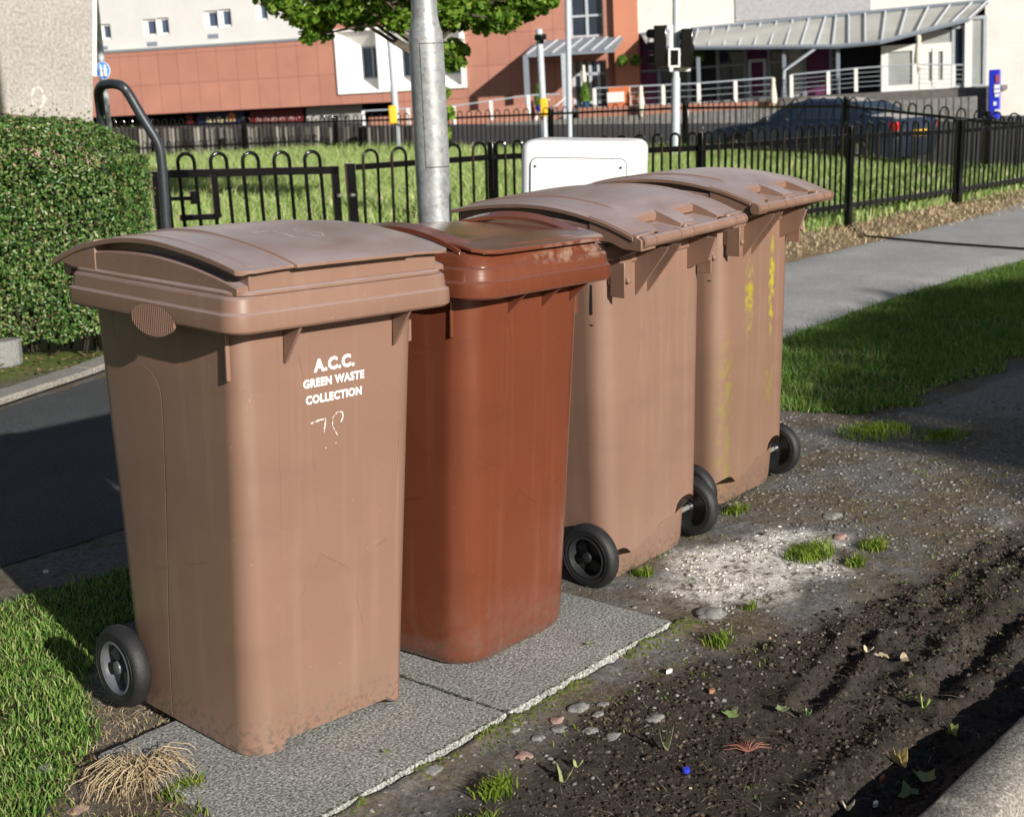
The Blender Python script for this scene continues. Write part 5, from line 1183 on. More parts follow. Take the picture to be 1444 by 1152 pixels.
# two short grey posts with yellow push-button boxes
for (px, yt, ybx, lab) in ((559, 30, 162, 'grey crossing post with a yellow push-button box, left of the lamp column'), (768, 42, 152, 'grey crossing post with a yellow push-button box and a black camera on top')):
    o, p, z0 = pole_thing(px, 36, 200, .085, lab, yt, name='crossing_post', cat='post', k=2.0)
    q = pos_on(o, px - 5 if px < 600 else px - 1, ybx, 35.7); boxon(o, q, (.20, .16, .45), M['yellow'], 'push_button_box', .03, toc(p))
    if px > 600:
        q = pos_on(o, 762, 53, 35.8); b = MB(); b.box(q, (.18, .30, .14), toc(p) + .6); b.box(q + Vector((.12, .05, -.09)), (.10, .12, .12), toc(p)); b.build('camera', M['black'], o, 30, bevel=.02)
pole_thing(803, 34, 190, .068, 'tall slim grey pole in front of the glazed stair window', None, name='lamp_post', cat='lamp post', k=.3)
# traffic signal on the thick grey pole
o, p, z0 = pole_thing(953.5, 29.5, 212, .088, 'grey traffic signal pole with black signal heads, in front of the canopy', None, 112, 'traffic light', 'traffic_signal', .2)
rz = toc(p)
for (px, py, w_, h_, side) in ((931, 66, .33, .82, -1), (969, 68, .30, .76, 1)):
    q = pos_on(o, px, py, 29.4); hd2 = boxon(o, q, (w_ * .8, .28, h_), M['black'], 'signal_head', .02, rz)
    for k in range(3):
        b = MB(); zz = q.z + (1 - k) * h_ * .31; xx = q.x - math.cos(rz) * .15 if side < 0 else q.x; yy = q.y - math.sin(rz) * .15 if side < 0 else q.y
        b.lathe([(.09, -.12), (.10, .12), (.085, .12), (.075, -.12)], (xx, yy, zz), 'y' if side > 0 else 'x', 14); b.build('visor', M['black'], hd2, 40)
    if side > 0:
        b = MB()
        b.box((q.x - .02, q.y + .16, q.z), (.42, .02, h_ + .16), rz)
        b.build('backing_board', M['white'], hd2, 30)
    if side < 0: q3 = pos_on(o, 938, 38, 29.4); b = MB(); b.tube([q3, q3 + Vector((0, 0, -.35))], .02, 6); b.box(q3, (.06, .06, .06)); b.build('aerial', M['black'], hd2, 30)
q = pos_on(o, 951, 82, 29.2); b = MB(); W2, H2 = .20, .34
for (dx, dz, sx_, sz_) in ((0, H2 / 2, W2, .035), (0, -H2 / 2, W2, .035), (-W2 / 2, 0, .035, H2 + .03), (W2 / 2, 0, .035, H2 + .03)):
    b.box((q.x + math.cos(rz) * dx, q.y + math.sin(rz) * dx, q.z + dz), (sx_, .03, sz_), rz)
b.build('sign_frame', M['white'], o, 30)
boxon(o, q + Vector((0, 0, 0)), (W2 - .02, .02, H2 - .02), M['black'], 'sign_plate', 0, rz)
# thin dark tube, added to draw the dark line across the path
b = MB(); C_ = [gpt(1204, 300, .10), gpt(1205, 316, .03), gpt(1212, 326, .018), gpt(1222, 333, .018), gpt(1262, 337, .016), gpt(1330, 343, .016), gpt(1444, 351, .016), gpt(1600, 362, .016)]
b.tube(C_, .010, 8); tag(b.build('dark_line', M['black'], None, 60), 'thin dark line running from the fence foot across the tarmac path', 'dark_line')

# ================================================================ BUILDINGS
class Face:
    """a facade plane: local x along it to the right, local y into the building, local z up"""
    def __init__(s, name, pa, Da, pb, Db, label, cat='building'):
        A = at(*pa, Da); B_ = at(*pb, Db); h = (B_ - A).normalized(); n = h.cross(Vector((0, 0, 1))).normalized() * -1
        up = h.cross(n).normalized()
        if up.z < 0: up = -up
        n = up.cross(h).normalized()
        if n.dot(A - CAM) < 0: n = -n
        s.M = Matrix(((h.x, n.x, up.x, A.x), (h.y, n.y, up.y, A.y), (h.z, n.z, up.z, A.z), (0, 0, 0, 1))); s.I = s.M.inverted(); s.o = s.I @ CAM; s.R = s.I.to_3x3()
        s.root = empty(name, (0, 0, 0), 0, label, cat); s.root.matrix_world = s.M
    def p(s, px, py, y=0.):
        d = s.R @ sight(px, py); t = (y - s.o.y) / d.y; q = s.o + d * t; return q.x, q.z
    def rect(s, b, x0, y0, x1, y1, d0, d1, dref=None):
        """box whose face at depth dref (default d0) spans the sight lines (x0,y0)-(x1,y1)"""
        r_ = d0 if dref is None else dref; a = s.p(x0, y0, r_); c = s.p(x1, y1, r_); b.box(((a[0] + c[0]) / 2, (d0 + d1) / 2, (a[1] + c[1]) / 2), (abs(c[0] - a[0]), abs(d1 - d0), abs(c[1] - a[1])))
    def box(s, b, x0, z0, x1, z1, d0, d1): b.box(((x0 + x1) / 2, (d0 + d1) / 2, (z0 + z1) / 2), (x1 - x0, d1 - d0, z1 - z0))
def wallgrid(b, x0, z0, x1, z1, holes, d0, d1):
    xs = sorted({x0, x1, *[h[0] for h in holes], *[h[2] for h in holes]}); zs = sorted({z0, z1, *[h[1] for h in holes], *[h[3] for h in holes]})
    vi = {}; V = []; F = []
    def v(x, z, d):
        k = (round(x, 4), round(z, 4), d)
        if k not in vi: vi[k] = len(V); V.append((x, d, z))
        return vi[k]
    inh = lambda x, z: any(h[0] < x < h[2] and h[1] < z < h[3] for h in holes) or not (x0 < x < x1 and z0 < z < z1)
    for i in range(len(xs) - 1):
        for j in range(len(zs) - 1):
            cx, cz = (xs[i] + xs[i + 1]) / 2, (zs[j] + zs[j + 1]) / 2
            if inh(cx, cz): continue
            a, c = xs[i], xs[i + 1]; e, f = zs[j], zs[j + 1]
            F.append((v(a, e, d0), v(c, e, d0), v(c, f, d0), v(a, f, d0))); F.append((v(a, e, d1), v(a, f, d1), v(c, f, d1), v(c, e, d1)))
            def nb(k): return (xs[k] + xs[k + 1]) / 2 if 0 <= k < len(xs) - 1 else None
            for (dx, dz, q) in ((-1, 0, (a, e, a, f)), (1, 0, (c, f, c, e)), (0, -1, (c, e, a, e)), (0, 1, (a, f, c, f))):
                ii, jj = i + dx, j + dz
                out = not (0 <= ii < len(xs) - 1 and 0 <= jj < len(zs) - 1) or inh((xs[ii] + xs[ii + 1]) / 2, (zs[jj] + zs[jj + 1]) / 2)
                if out: F.append((v(q[0], q[1], d0), v(q[2], q[3], d0), v(q[2], q[3], d1), v(q[0], q[1], d1)))
    b.add(V, F)
def brickm(c1, c2, mortar, w_, h_, ms, off=0.):
    def f(m, t, b, N, L, rp, tc):
        mp = N('ShaderNodeMapping'); mp.inputs['Rotation'].default_value = (R(90), 0, 0); L(tc.outputs['Object'], mp.inputs['Vector'])
        k = N('ShaderNodeTexBrick'); k.inputs['Scale'].default_value = 1; k.inputs['Brick Width'].default_value = w_; k.inputs['Row Height'].default_value = h_; k.inputs['Mortar Size'].default_value = ms; k.offset = off
        k.inputs['Color1'].default_value = (*c1, 1); k.inputs['Color2'].default_value = (*c2, 1); k.inputs['Mortar'].default_value = (*mortar, 1)
        L(mp.outputs[0], k.inputs['Vector']); mx = N('ShaderNodeMix'); mx.data_type = 'RGBA'; mx.blend_type = 'MULTIPLY'; mx.inputs[0].default_value = 1; L(k.outputs[0], mx.inputs[6]); L(rp.outputs[0], mx.inputs[7]); L(mx.outputs[2], b.inputs['Base Color'])
    return f
M['redwall'] = mat('terracotta panels', (.88, .88, .88), .85, col2=(1.08, 1.06, 1.05), scale=.5, nodes=brickm((.375, .170, .122), (.405, .188, .135), (.25, .10, .075), 1.15, 1.55, .018), detail=9)
M['redlit'] = mat('sunlit orange terracotta', (.50, .20, .12), .85, var=.06, scale=.6)  # brighter terracotta, sunlight on the corner put into its colour
M['creamwall'] = mat('cream render', (.86, .86, .86), .9, col2=(1.03, 1.02, 1.0), scale=.8, nodes=brickm((.80, .765, .73), (.82, .785, .74), (.70, .665, .63), 1.8, .9, .012, .5), detail=9)
M['whitewall'] = mat('white render', (.55, .545, .53), .9, col2=(.62, .61, .60), scale=.7, detail=9)
M['whitepaint'] = mat('white window surround', (.80, .79, .76), .7, var=.04)
M['glass'] = mat('dark window glass', (.02, .03, .05), .08, var=.3, scale=.4, spec=.8)
M['glassblue'] = mat('blue-grey window glass', (.06, .09, .15), .10, var=.3, scale=.5, spec=.8)
M['glasspale'] = mat('pale reflecting glass', (.28, .30, .30), .2, col2=(.45, .46, .43), scale=.6)
M['greyf'] = mat('grey steel frame', (.20, .23, .27), .5, var=.1); M['greylight'] = mat('pale steel', (.42, .46, .50), .5, var=.1)
M['roofg'] = mat('dusty canopy glass', (.30, .30, .28), .6, col2=(.42, .42, .40), scale=.7); M['interior'] = mat('dark interior', (.012, .012, .016), .9, var=.5, scale=.4)
M['purple'] = mat('purple panel', (.11, .02, .08), .7, var=.3); M['stoneblock'] = mat('dark stone blockwork', (.10, .09, .085), .9, col2=(.16, .15, .14), scale=3)
M['brickp'] = mat('red brick', (.85, .85, .85), .9, col2=(1.1, 1.1, 1.1), scale=4, nodes=brickm((.38, .15, .10), (.44, .19, .13), (.36, .22, .17), .22, .075, .01, .5))
# ---- long red and cream building on the left
A = Face('shopping_block', (150, 165), 81, (480, 148), 75, 'long block of terracotta panels under a white upper storey, shops in the dark below')
x0, z0 = A.p(60, 168); xe, _ = A.p(866, 120); xb0, zb1 = A.p(475, 46); xb1, zb0 = A.p(655, 120); _, zr = A.p(150, 75); xm = A.p(476, 100)[0]
zb0 = A.p(475, 130)[1]; bh = (xb0, zb0, xb1, zb1)
zbot = 0.0; ztop2 = 12.0
xst0, xst1 = A.p(803, 60)[0], A.p(852, 60)[0]; zst = A.p(803, 55)[1]
xop0, xop1, zop = A.p(513, 160)[0], A.p(561, 160)[0], A.p(513, 150)[1]
xdo0, xdo1, zdo = A.p(806, 120)[0], A.p(856, 120)[0], A.p(806, 88)[1]
xcorner = A.p(868, 60)[0]
b = MB(); wallgrid(b, x0 - 20, zbot, xm, zr, [], 0, .5); b.build('wall', M['redwall'], A.root, 0)
b = MB(); wallgrid(b, xm, zbot, xcorner, ztop2, [bh, (xst0, zst, xst1, ztop2 + 1), (xdo0, -5, xdo1, zdo)], 0, .5); b.build('wall', M['redwall'], A.root, 0)
b = MB(); wallgrid(b, A.p(560, 150)[0], -5, xcorner - .0, zbot, [(xdo0, -6, xdo1, .1)], .02, .5); b.build('wall', M['redwall'], A.root, 0)
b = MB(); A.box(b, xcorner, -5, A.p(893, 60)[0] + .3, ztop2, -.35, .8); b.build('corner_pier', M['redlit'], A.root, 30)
b = MB(); A.box(b, x0 - 20, zr - .02, xm, zr + .06, -.06, .5); b.build('parapet', M['greyf'], A.root, 30)
# white upper storey, set back a little, with its windows
zw0 = zr + .10
wins = [(141, 34, 155, 57), (203, 27, 219, 52), (222, 25, 237, 50), (289, 15, 306, 41), (309, 13, 325, 39), (362, 5, 376, 30)]; holes = []
for (a_, b_, c_, d_) in wins:
    p0 = A.p(a_, d_, .3); p1 = A.p(c_, b_, .3); holes.append((p0[0], p0[1], p1[0], p1[1]))
b = MB(); wallgrid(b, x0 - 20, zr + .12, xm + 6, ztop2 + 6, holes, .3, .8); b.build('upper_wall', M['whitewall'], A.root, 0)
for (hx0, hz0, hx1, hz1) in holes:
    b = MB(); wallgrid(b, hx0 + .01, hz0 + .01, hx1 - .01, hz1 - .01, [(hx0 + .22, hz0 + .1, hx1 - .1, hz1 - .1)], .42, .5); wf = b.build('window', M['whitepaint'], A.root, 0)
    b = MB(); A.box(b, hx0 + .22, hz0 + .1, hx1 - .1, hz1 - .1, .52, .54); b.build('pane', M['glassblue'], wf, 0)
for (a_, b_, c_, d_) in [(207, 60, 222, 65), (293, 49, 308, 54), (145, 66, 152, 70)]:
    b = MB(); A.rect(b, a_, b_, c_, d_, .27, .32); b.build('vent', M['greyf'], A.root, 0)
# white splayed window bay
b = MB(); fr = .14
wallgrid(b, bh[0] - fr, bh[1] - fr, bh[2] + fr, bh[3] + fr, [bh], -.12, .04); b.build('bay_frame', M['whitepaint'], A.root, 0)
nW = 3; wW = (bh[2] - bh[0]) / nW
for i in range(nW):
    a_ = bh[0] + wW * i; c_ = a_ + wW; q0, q1 = a_ + wW * .42, c_ - wW * .06; r0, r1 = bh[1] + (bh[3] - bh[1]) * .20, bh[3] - (bh[3] - bh[1]) * .26; dp = 1.0
    b = MB(); V = [(a_, .02, bh[1]), (c_, .02, bh[1]), (c_, .02, bh[3]), (a_, .02, bh[3]), (q0, dp, r0), (q1, dp, r0), (q1, dp, r1), (q0, dp, r1)]
    b.add(V, [(0, 1, 5, 4), (1, 2, 6, 5), (2, 3, 7, 6), (3, 0, 4, 7)]); b.box((c_ - .05, -.02, (bh[1] + bh[3]) / 2), (.12, .16, bh[3] - bh[1])); w_o = b.build('window_reveal', M['whitepaint'], A.root, 0)
    b = MB(); wallgrid(b, q0, r0, q1, r1, [(q0 + .06, r0 + .06, (q0 + q1) / 2 - .03, r1 - .06), ((q0 + q1) / 2 + .03, r0 + .06, q1 - .06, r1 - .06)], dp - .06, dp + .02); b.build('frame', M['greylight'], w_o, 0)
    b = MB(); A.box(b, q0, r0, q1, r1, dp + .03, dp + .05); b.build('pane', M['glassblue'], w_o, 0)
# shop fronts in the dark undercroft
b = MB(); A.box(b, x0 - 20, -5, A.p(560, 160)[0], zbot + .3, 3.2, 3.5); b.build('undercroft_wall', M['interior'], A.root, 0)
b = MB(); A.box(b, x0 - 20, zbot, A.p(560, 160)[0], zbot + .1, .5, 3.2); b.build('soffit', M['interior'], A.root, 0)
def sign(x0_, y0_, x1_, y1_, m, txt, tm, size, name='shop_sign'):
    b = MB(); A.rect(b, x0_, y0_, x1_, y1_, .9, 1.0); o = b.build(name, m, A.root, 0); p0 = A.p(x0_, y1_, .9); p1 = A.p(x1_, y0_, .9)
    if txt:
        t = text_obj('lettering', txt, size, tm, Matrix.Translation(((p0[0] + p1[0]) / 2, .87, (p0[1] + p1[1]) / 2 + .05)) @ Matrix.Rotation(math.pi / 2, 4, 'X'), o, size * .02)
    return o
M['redsign'] = mat('dark red sign', (.13, .008, .012), .5); M['navysign'] = mat('navy sign', (.01, .012, .05), .5); M['palesign'] = mat('faded pale sign', (.30, .29, .27), .7, var=.15, scale=2); M['darkink'] = mat('dark lettering', (.05, .045, .04), .7); M['creamink'] = mat('cream lettering', (.62, .55, .28), .6)
o = sign(278, 160, 346, 180, M['navysign'], 'family fun', M['creamink'], .42)
b = MB(); q = A.p(327, 165, .86)
b.lathe([(.001, -.03), (.22, -.02), (.22, .02), (.001, .03)], (q[0], .86, q[1]), 'y', 12); b.build('emblem', mat('orange emblem', (.5, .2, .06), .6), o, 30)
b = MB(); A.rect(b, 279, 178, 340, 180, .86, .88); b.build('stripe', M['creamink'], o, 0)
sign(352, 157, 429, 183, M['redsign'], "THE HARBOUR'S TABLE", mat('pale red lettering', (.42, .25, .23), .6), .22)
sign(431, 152, 512, 182, M['palesign'], 'Amaryllis', M['darkink'], .42)
b = MB(); A.rect(b, 262, 163, 272, 176, .9, 1.0); b.build('shop_sign', M['redsign'], A.root, 0)
b = MB(); A.rect(b, 440, 184, 510, 206, 1.2, 1.3); b.build('shutter', mat('grey blue shutter', (.13, .15, .19), .7), A.root, 0)
# stair window
b = MB(); zz = ztop2; A.box(b, xst0, zst, xst1, zz, .35, .4); g_ = b.build('stair_window', M['glass'], A.root, 0)
b = MB()
for xx in (xst0 + .06, (xst0 + xst1) / 2, xst1 - .06): b.box((xx, .30, (zst + zz) / 2), (.12, .1, zz - zst))
for zc_ in (zst + .08, A.p(803, 24)[1], A.p(803, -30)[1]): b.box(((xst0 + xst1) / 2, .31, zc_), (xst1 - xst0, .08, .10))
b.build('frame', M['greylight'], g_, 0)
b = MB(); A.box(b, xst0, A.p(803, 76)[1], xst1, zst - .05, -.06, .02); b.build('spandrel_panel', M['greyf'], A.root, 0)
# entrance doors and their canopy
b = MB(); A.box(b, xdo0, -4, xdo1, zdo, .45, .5); g_ = b.build('entrance_door', M['glass'], A.root, 0)
b = MB(); zf = A.p(806, 148)[1]
for f in (.03, .26, .5, .74, .97): b.box((xdo0 + (xdo1 - xdo0) * f, .40, (zf + zdo) / 2), (.14, .08, zdo - zf))
b.box(((xdo0 + xdo1) / 2, .40, A.p(806, 106)[1]), (xdo1 - xdo0, .08, .14)); b.build('frame', M['greylight'], g_, 0)
b = MB(); ya = -3.2; zc0 = A.p(740, 80, -1.5)[1]; xa, xz = A.p(738, 88, ya)[0], A.p(880, 76, -.4)[0]
V = [(xa, ya, zc0), (xz, ya, zc0), (xz, 0, zc0 + .75), (xa, 0, zc0 + .75)]; V += [(v[0], v[1], v[2] - .10) for v in V]; b.add(V, [(0, 1, 2, 3), (7, 6, 5, 4), (0, 4, 5, 1), (1, 5, 6, 2), (2, 6, 7, 3), (3, 7, 4, 0)]); cn = b.build('canopy', M['greyf'], A.root, 0)
for i in range(7):
    b = MB(); xx = xa + (xz - xa) * (i + .3) / 7; b.tube([(xx, ya - .02, zc0 + .05), (xx + .25, -.35, zc0 + .72)], .05, 6); b.build('rib', M['greylight'], cn, 0)
for xx, mm in ((xa + .1, M['redwall']), (A.p(796, 120, ya)[0], M['greylight'])):
    b = MB(); b.box((xx, ya + .1, (zc0 - 4) / 2), (.22, .22, zc0 + 4)); b.build('canopy_post', mm if mm is not M['redwall'] else M['greyf'], cn, 0)
# ramp walls and their railings in front of the doors
rw = empty('ramp_wall', (0, 0, 0), 0, 'low red brick ramp wall with pale handrails below the entrance canopy', 'wall'); rw.matrix_world = A.M
b = MB(); ya = -5.0
for (xa_, ya_, xb_, yb_) in ((520, 166, 640, 160), (640, 160, 745, 146)):
    a0 = A.p(xa_, ya_, ya); a1 = A.p(xb_, yb_, ya); b.add([(a0[0], ya, -6), (a1[0], ya, -6), (a1[0], ya, a1[1]), (a0[0], ya, a0[1]), (a0[0], ya + .3, -6), (a1[0], ya + .3, -6), (a1[0], ya + .3, a1[1]), (a0[0], ya + .3, a0[1])], [(0, 1, 2, 3), (7, 6, 5, 4), (0, 4, 5, 1), (1, 5, 6, 2), (2, 6, 7, 3), (3, 7, 4, 0)])
b.build('wall', M['brickp'], rw, 0)
def railing(root, face, pts, y, m, hgt=1.0, wires=0, every=3.0, r=.035, base=None):
    """pts: sight points of the top rail"""
    P = [Vector((face.p(px, py, y)[0], y, face.p(px, py, y)[1])) for px, py in pts]; b = MB(); b.tube(P, r, 6); b.build('handrail', m, root, 0)
    for i in range(wires):
        b = MB(); b.tube([p - Vector((0, 0, hgt * (i + 1) / (wires + 1))) for p in P], .012, 4); b.build('wire', m, root, 0)
    for a_, c_ in zip(P, P[1:]):
        n = max(1, round((c_ - a_).length / every))
        for k in range(n):
            q = a_ + (c_ - a_) * (k / n); b = MB(); b.box((q.x, q.y, q.z - hgt / 2), (.14, .08, hgt)); b.build('post', M['whitepaint'], root, 0)
railing(rw, A, [(512, 157), (640, 150), (745, 135), (790, 133)], -5, M['greylight'], .9, 0, 2.4)
railing(rw, A, [(757, 165), (775, 140)], -4.4, M['whitepaint'], .5, 0, 2)
railing(rw, A, [(778, 155), (800, 136)], -4.2, M['whitepaint'], .5, 0, 2)
# ---- cream building with the glazed cafe front on the right
Bf = Face('cafe_building', (895, 150), 70.7, (1444, 118.4), 67.3, 'cream rendered building with a long glass canopy over a dark glazed cafe front')
xl, xr = Bf.p(893, 100)[0], Bf.p(1700, 100)[0]; zfl = 0.0; xg1 = Bf.p(1388, 100)[0]; zc_t = Bf.p(1390, 6)[1]
b = MB(); wallgrid(b, xl, -6, xr, 16, [(xl - 3, zfl, xg1, zc_t - .1)], 0, .5); b.build('wall', M['creamwall'], Bf.root, 0)
b = MB(); wallgrid(b, xl - 3.0, zfl, xl, 16, [(xl - 5, zfl, xl + 1, zc_t - 2.0)], .8, 1.2); b.build('wall', M['redlit'], Bf.root, 0)
b = MB(); Bf.rect(b, 1036, -30, 1228, 16, -.05, .02); b.build('recess_panel', mat('grey panel', (.42, .41, .43), .8), Bf.root, 0)
b = MB(); Bf.box(b, xl - 3.0, zfl, xg1 + 1, zc_t, 3.0, 3.2); b.build('back_wall', M['interior'], Bf.root, 0)
b = MB(); Bf.box(b, xl - 3, -.2, xg1 + 1, 0, -3.4, 3.2); b.build('terrace_floor', M['stoneblock'], Bf.root, 0)
b = MB(); Bf.box(b, xg1, zfl, xg1 + .02, zc_t, 0, 3); b.build('return_wall', M['creamwall'], Bf.root, 0)
yg = .35; ztg = Bf.p(1100, 68, yg)[1]
xs_ = [Bf.p(x, 100, yg)[0] for x in (868, 900, 930, 972, 1013, 1052, 1085, 1110, 1135, 1172, 1182, 1240)]
ms_ = [M['glasspale'], M['purple'], M['glass'], M['interior'], M['glass'], M['purple'], M['glass'], M['glasspale'], M['purple'], M['glass'], M['interior']]
for i in range(len(xs_) - 1):
    b = MB(); Bf.box(b, xs_[i] + .03, 0.02, xs_[i + 1] - .03, zc_t - .3, yg, yg + .05); o = b.build('window', ms_[i], Bf.root, 0)
    b = MB(); Bf.box(b, xs_[i] - .08, .0, xs_[i] + .08, zc_t - .3, yg - .12, yg - .01)
    if i not in (5, 8, 10): Bf.box(b, xs_[i] + .08, Bf.p(940, 99, yg)[1] - .05, xs_[i + 1] - .08, Bf.p(940, 99, yg)[1] + .05, yg - .08, yg - .01)
    b.build('frame', M['greyf'], o, 0)
# inner door frame
b = MB(); p0, p1 = Bf.p(1056, 145, .1), Bf.p(1080, 83, .1)
wallgrid(b, p0[0], 0, p1[0], p1[1], [(p0[0] + .14, .14, p1[0] - .14, p1[1] - .14)], .08, .18); b.build('door_frame', M['greylight'], Bf.root, 0)
# white glazed entrance lobby at the right
yl = -1.4
def wrect(x0_, y0_, x1_, y1_, m, name, fw=.16, y=yl, inner=None, glass=True):
    p0, p1 = Bf.p(x0_, y1_, y), Bf.p(x1_, y0_, y); b = MB(); wallgrid(b, p0[0], p0[1], p1[0], p1[1], [(p0[0] + fw, p0[1] + fw, p1[0] - fw, p1[1] - fw)], y - .06, y + .06); o = b.build(name, m, Bf.root, 0)
    if glass: b = MB(); Bf.box(b, p0[0] + fw, p0[1] + fw, p1[0] - fw, p1[1] - fw, y + .01, y + .03); b.build('pane', inner or M['glasspale'], o, 0)
    return o
wrect(1243, 62, 1296, 131, M['whitepaint'], 'window', .28)
wrect(1297, 60, 1342, 127, M['whitepaint'], 'entrance_door', .36); b = MB(); p0 = Bf.p(1319, 95, yl); Bf.box(b, p0[0] - .12, .1, p0[0] + .12, Bf.p(1319, 68, yl)[1], yl - .09, yl - .065); b.build('door_stile', M['whitepaint'], Bf.root, 0)
b = MB(); Bf.rect(b, 1297, 45, 1343, 60, yl, yl + .03); b.build('fanlight', M['glasspale'], Bf.root, 0)
wrect(1342, 36, 1362, 125, M['greylight'], 'window', .12, yl, M['glass']); wrect(1366, 22, 1392, 125, M['greylight'], 'window', .14, -.6)
b = MB(); Bf.rect(b, 1361, 28, 1369, 126, yl - .2, yl - .05); b.build('corner_post', M['whitepaint'], Bf.root, 0)
# long canopy
yc = -3.0
def cz(x, y=yc): return Bf.p(*x, y)
T0, T1 = Bf.p(905, 50, 0), Bf.p(1394, 3, 0); F0, F1, F2 = Bf.p(915, 69, yc), Bf.p(1180, 67, yc), Bf.p(1241, 61, yc); F3 = Bf.p(1366, 29, yc + 1.0)
L_ = [(F0[0], yc, F0[1]), (F1[0], yc, F1[1]), (F2[0], yc, F2[1]), (F3[0], yc + 1.0, F3[1])]; U = [(T0[0] + (T1[0] - T0[0]) * f, -.02, T0[1] + (T1[1] - T0[1]) * f) for f in (0, .58, .70, 1)]
b = MB(); o_ = b.add([*L_, *U], [(0, 1, 5, 4), (1, 2, 6, 5), (2, 3, 7, 6)]); b.add([(x, y, z - .08) for x, y, z in [*L_, *U]], [(4, 5, 1, 0), (5, 6, 2, 1), (6, 7, 3, 2)]); cn = b.build('canopy', M['roofg'], Bf.root, 0)
def cpt(f, g):      # f along 0..1, g 0 at eaves 1 at wall
    k = f * 3; i = min(2, int(k)); t = k - i; a = Vector(L_[i]).lerp(Vector(L_[i + 1]), t); c_ = Vector(U[i]).lerp(Vector(U[i + 1]), t); return a.lerp(c_, g)
def cfx(x):          # fraction whose eaves point is at x
    for i in range(3):
        if x <= L_[i + 1][0]: return (i + (x - L_[i][0]) / (L_[i + 1][0] - L_[i][0])) / 3
    return 1
nR = 20
for i in range(nR + 1):
    x = L_[0][0] + (L_[3][0] - L_[0][0]) * i / nR; f = cfx(x); up = Vector((0, -.02, .07)); b = MB(); b.tube([cpt(f, 0) + up, cpt(min(1, f + .02), 1) + up], .045, 5); b.build('rib', M['greylight'], cn, 0)
for (g0, nm, mm) in ((0, 'gutter', M['greyf']), (1, 'flashing', M['greyf'])):
    b = MB(); b.tube([cpt(f, g0) + Vector((0, -.03, .03)) for f in (0, .333, .667, 1)], .11, 6); b.build(nm, mm, cn, 0)
b = MB(); b.tube([cpt(.30, 0), Vector((Bf.p(1106, 100, yc)[0], yc, Bf.p(1106, 100, yc)[1])), Vector((Bf.p(1103, 125, yc)[0], yc, .0))], .07, 6); b.build('downpipe', M['greylight'], cn, 30)
for px in (985, 1106, 1182):
    b = MB(); xx = Bf.p(px, 100, yc + .3)[0]; b.box((xx, yc + .3, (F1[1]) / 2 + .0), (.14, .14, F1[1])); b.build('canopy_post', M['greyf'], cn, 0)
# terrace edge: brick coping, ribbed concrete wall, dark blockwork
tw = empty('terrace_wall', (0, 0, 0), 0, 'ribbed grey concrete retaining wall with a red brick coping below the cafe terrace', 'wall'); tw.matrix_world = Bf.M
yw = -7.5
b = MB(); a0, a1 = Bf.p(690, 177, yw), Bf.p(1100, 158, yw); n = 150
for i in range(n):
    xx = a0[0] + (a1[0] + 8 - a0[0]) * i / n; wd = (a1[0] + 8 - a0[0]) / n; b.box((xx, yw + (.03 if i % 2 else 0), (a0[1] - 4) / 2 + .1), (wd * (.9 if i % 2 else .999), .3, a0[1] + 4))
b.build('ribbed_wall', mat('ribbed concrete', (.15, .145, .135), .95, col2=(.27, .26, .24), scale=6), tw, 0)
b = MB(); xx0, zz0 = Bf.p(820, 166, yw + .4); xx1, zz1 = Bf.p(1092, 143, yw + .4)
b.add([(xx0, yw + .1, zz0 - .3), (xx1, yw + .1, zz0 - .3), (xx1, yw + .1, zz1), (xx0, yw + .1, Bf.p(820, 152, yw + .4)[1]), (xx0, yw + .5, zz0 - .3), (xx1, yw + .5, zz0 - .3), (xx1, yw + .5, zz1), (xx0, yw + .5, Bf.p(820, 152, yw + .4)[1])], [(0, 1, 2, 3), (7, 6, 5, 4), (0, 4, 5, 1), (1, 5, 6, 2), (2, 6, 7, 3), (3, 7, 4, 0)])
b.build('brick_coping', M['brickp'], tw, 0)
b = MB(); p0, p1 = Bf.p(1095, 175, -3.6), Bf.p(1395, 130, -3.6); b.box(((p0[0] + p1[0]) / 2, -3.55, -2.0), (p1[0] - p0[0], .3, 3.9)); b.build('block_wall', M['stoneblock'], tw, 0)
r1 = empty('terrace_railing', (0, 0, 0), 0, 'steel railing with pale posts along the brick coping left of the downpipe', 'railing'); r1.matrix_world = Bf.M
railing(r1, Bf, [(838, 125), (985, 118), (1090, 110)], yw + .4, M['greylight'], 1.35, 4, 1.45)
r2 = empty('terrace_railing', (0, 0, 0), 0, 'steel railing with pale posts in front of the white entrance lobby', 'railing'); r2.matrix_world = Bf.M
railing(r2, Bf, [(1116, 106), (1168, 101), (1207, 97), (1290, 91), (1345, 92), (1358, 92)], -3.4, M['greylight'], 1.0, 4, 1.5)
# ---- things on the terrace
def lath(name, face, px, py0, py1, y, prof, m, label, cat, group=None):
    p0 = face.p(px, py1, y); p1 = face.p(px, py0, y); h = p1[1] - p0[1]; b = MB(); b.lathe([(r * h, z * h) for r, z in prof], (0, 0, 0), 'z', 14)
    o = b.build(name, m, None, 50); o.matrix_world = face.M @ Matrix.Translation((p0[0], y, p0[1])); return tag(o, label, cat, group)
PAR = [(.03, 0), (.03, .12), (.10, .16), (.12, .35), (.09, .6), (.06, .85), (.075, .9), (.05, 1)]
M['canvas'] = mat('cream canvas', (.62, .56, .46), .9, var=.1, scale=5)
lath('closed_parasol', Bf, 905, 121, 165, yw - .2, PAR, M['canvas'], 'closed cream parasol beside the orange banner', 'parasol')
lath('closed_parasol', Bf, 1091, 110, 153, yw - .2, PAR, M['canvas'], 'closed cream parasol at the end of the coping railing', 'parasol')
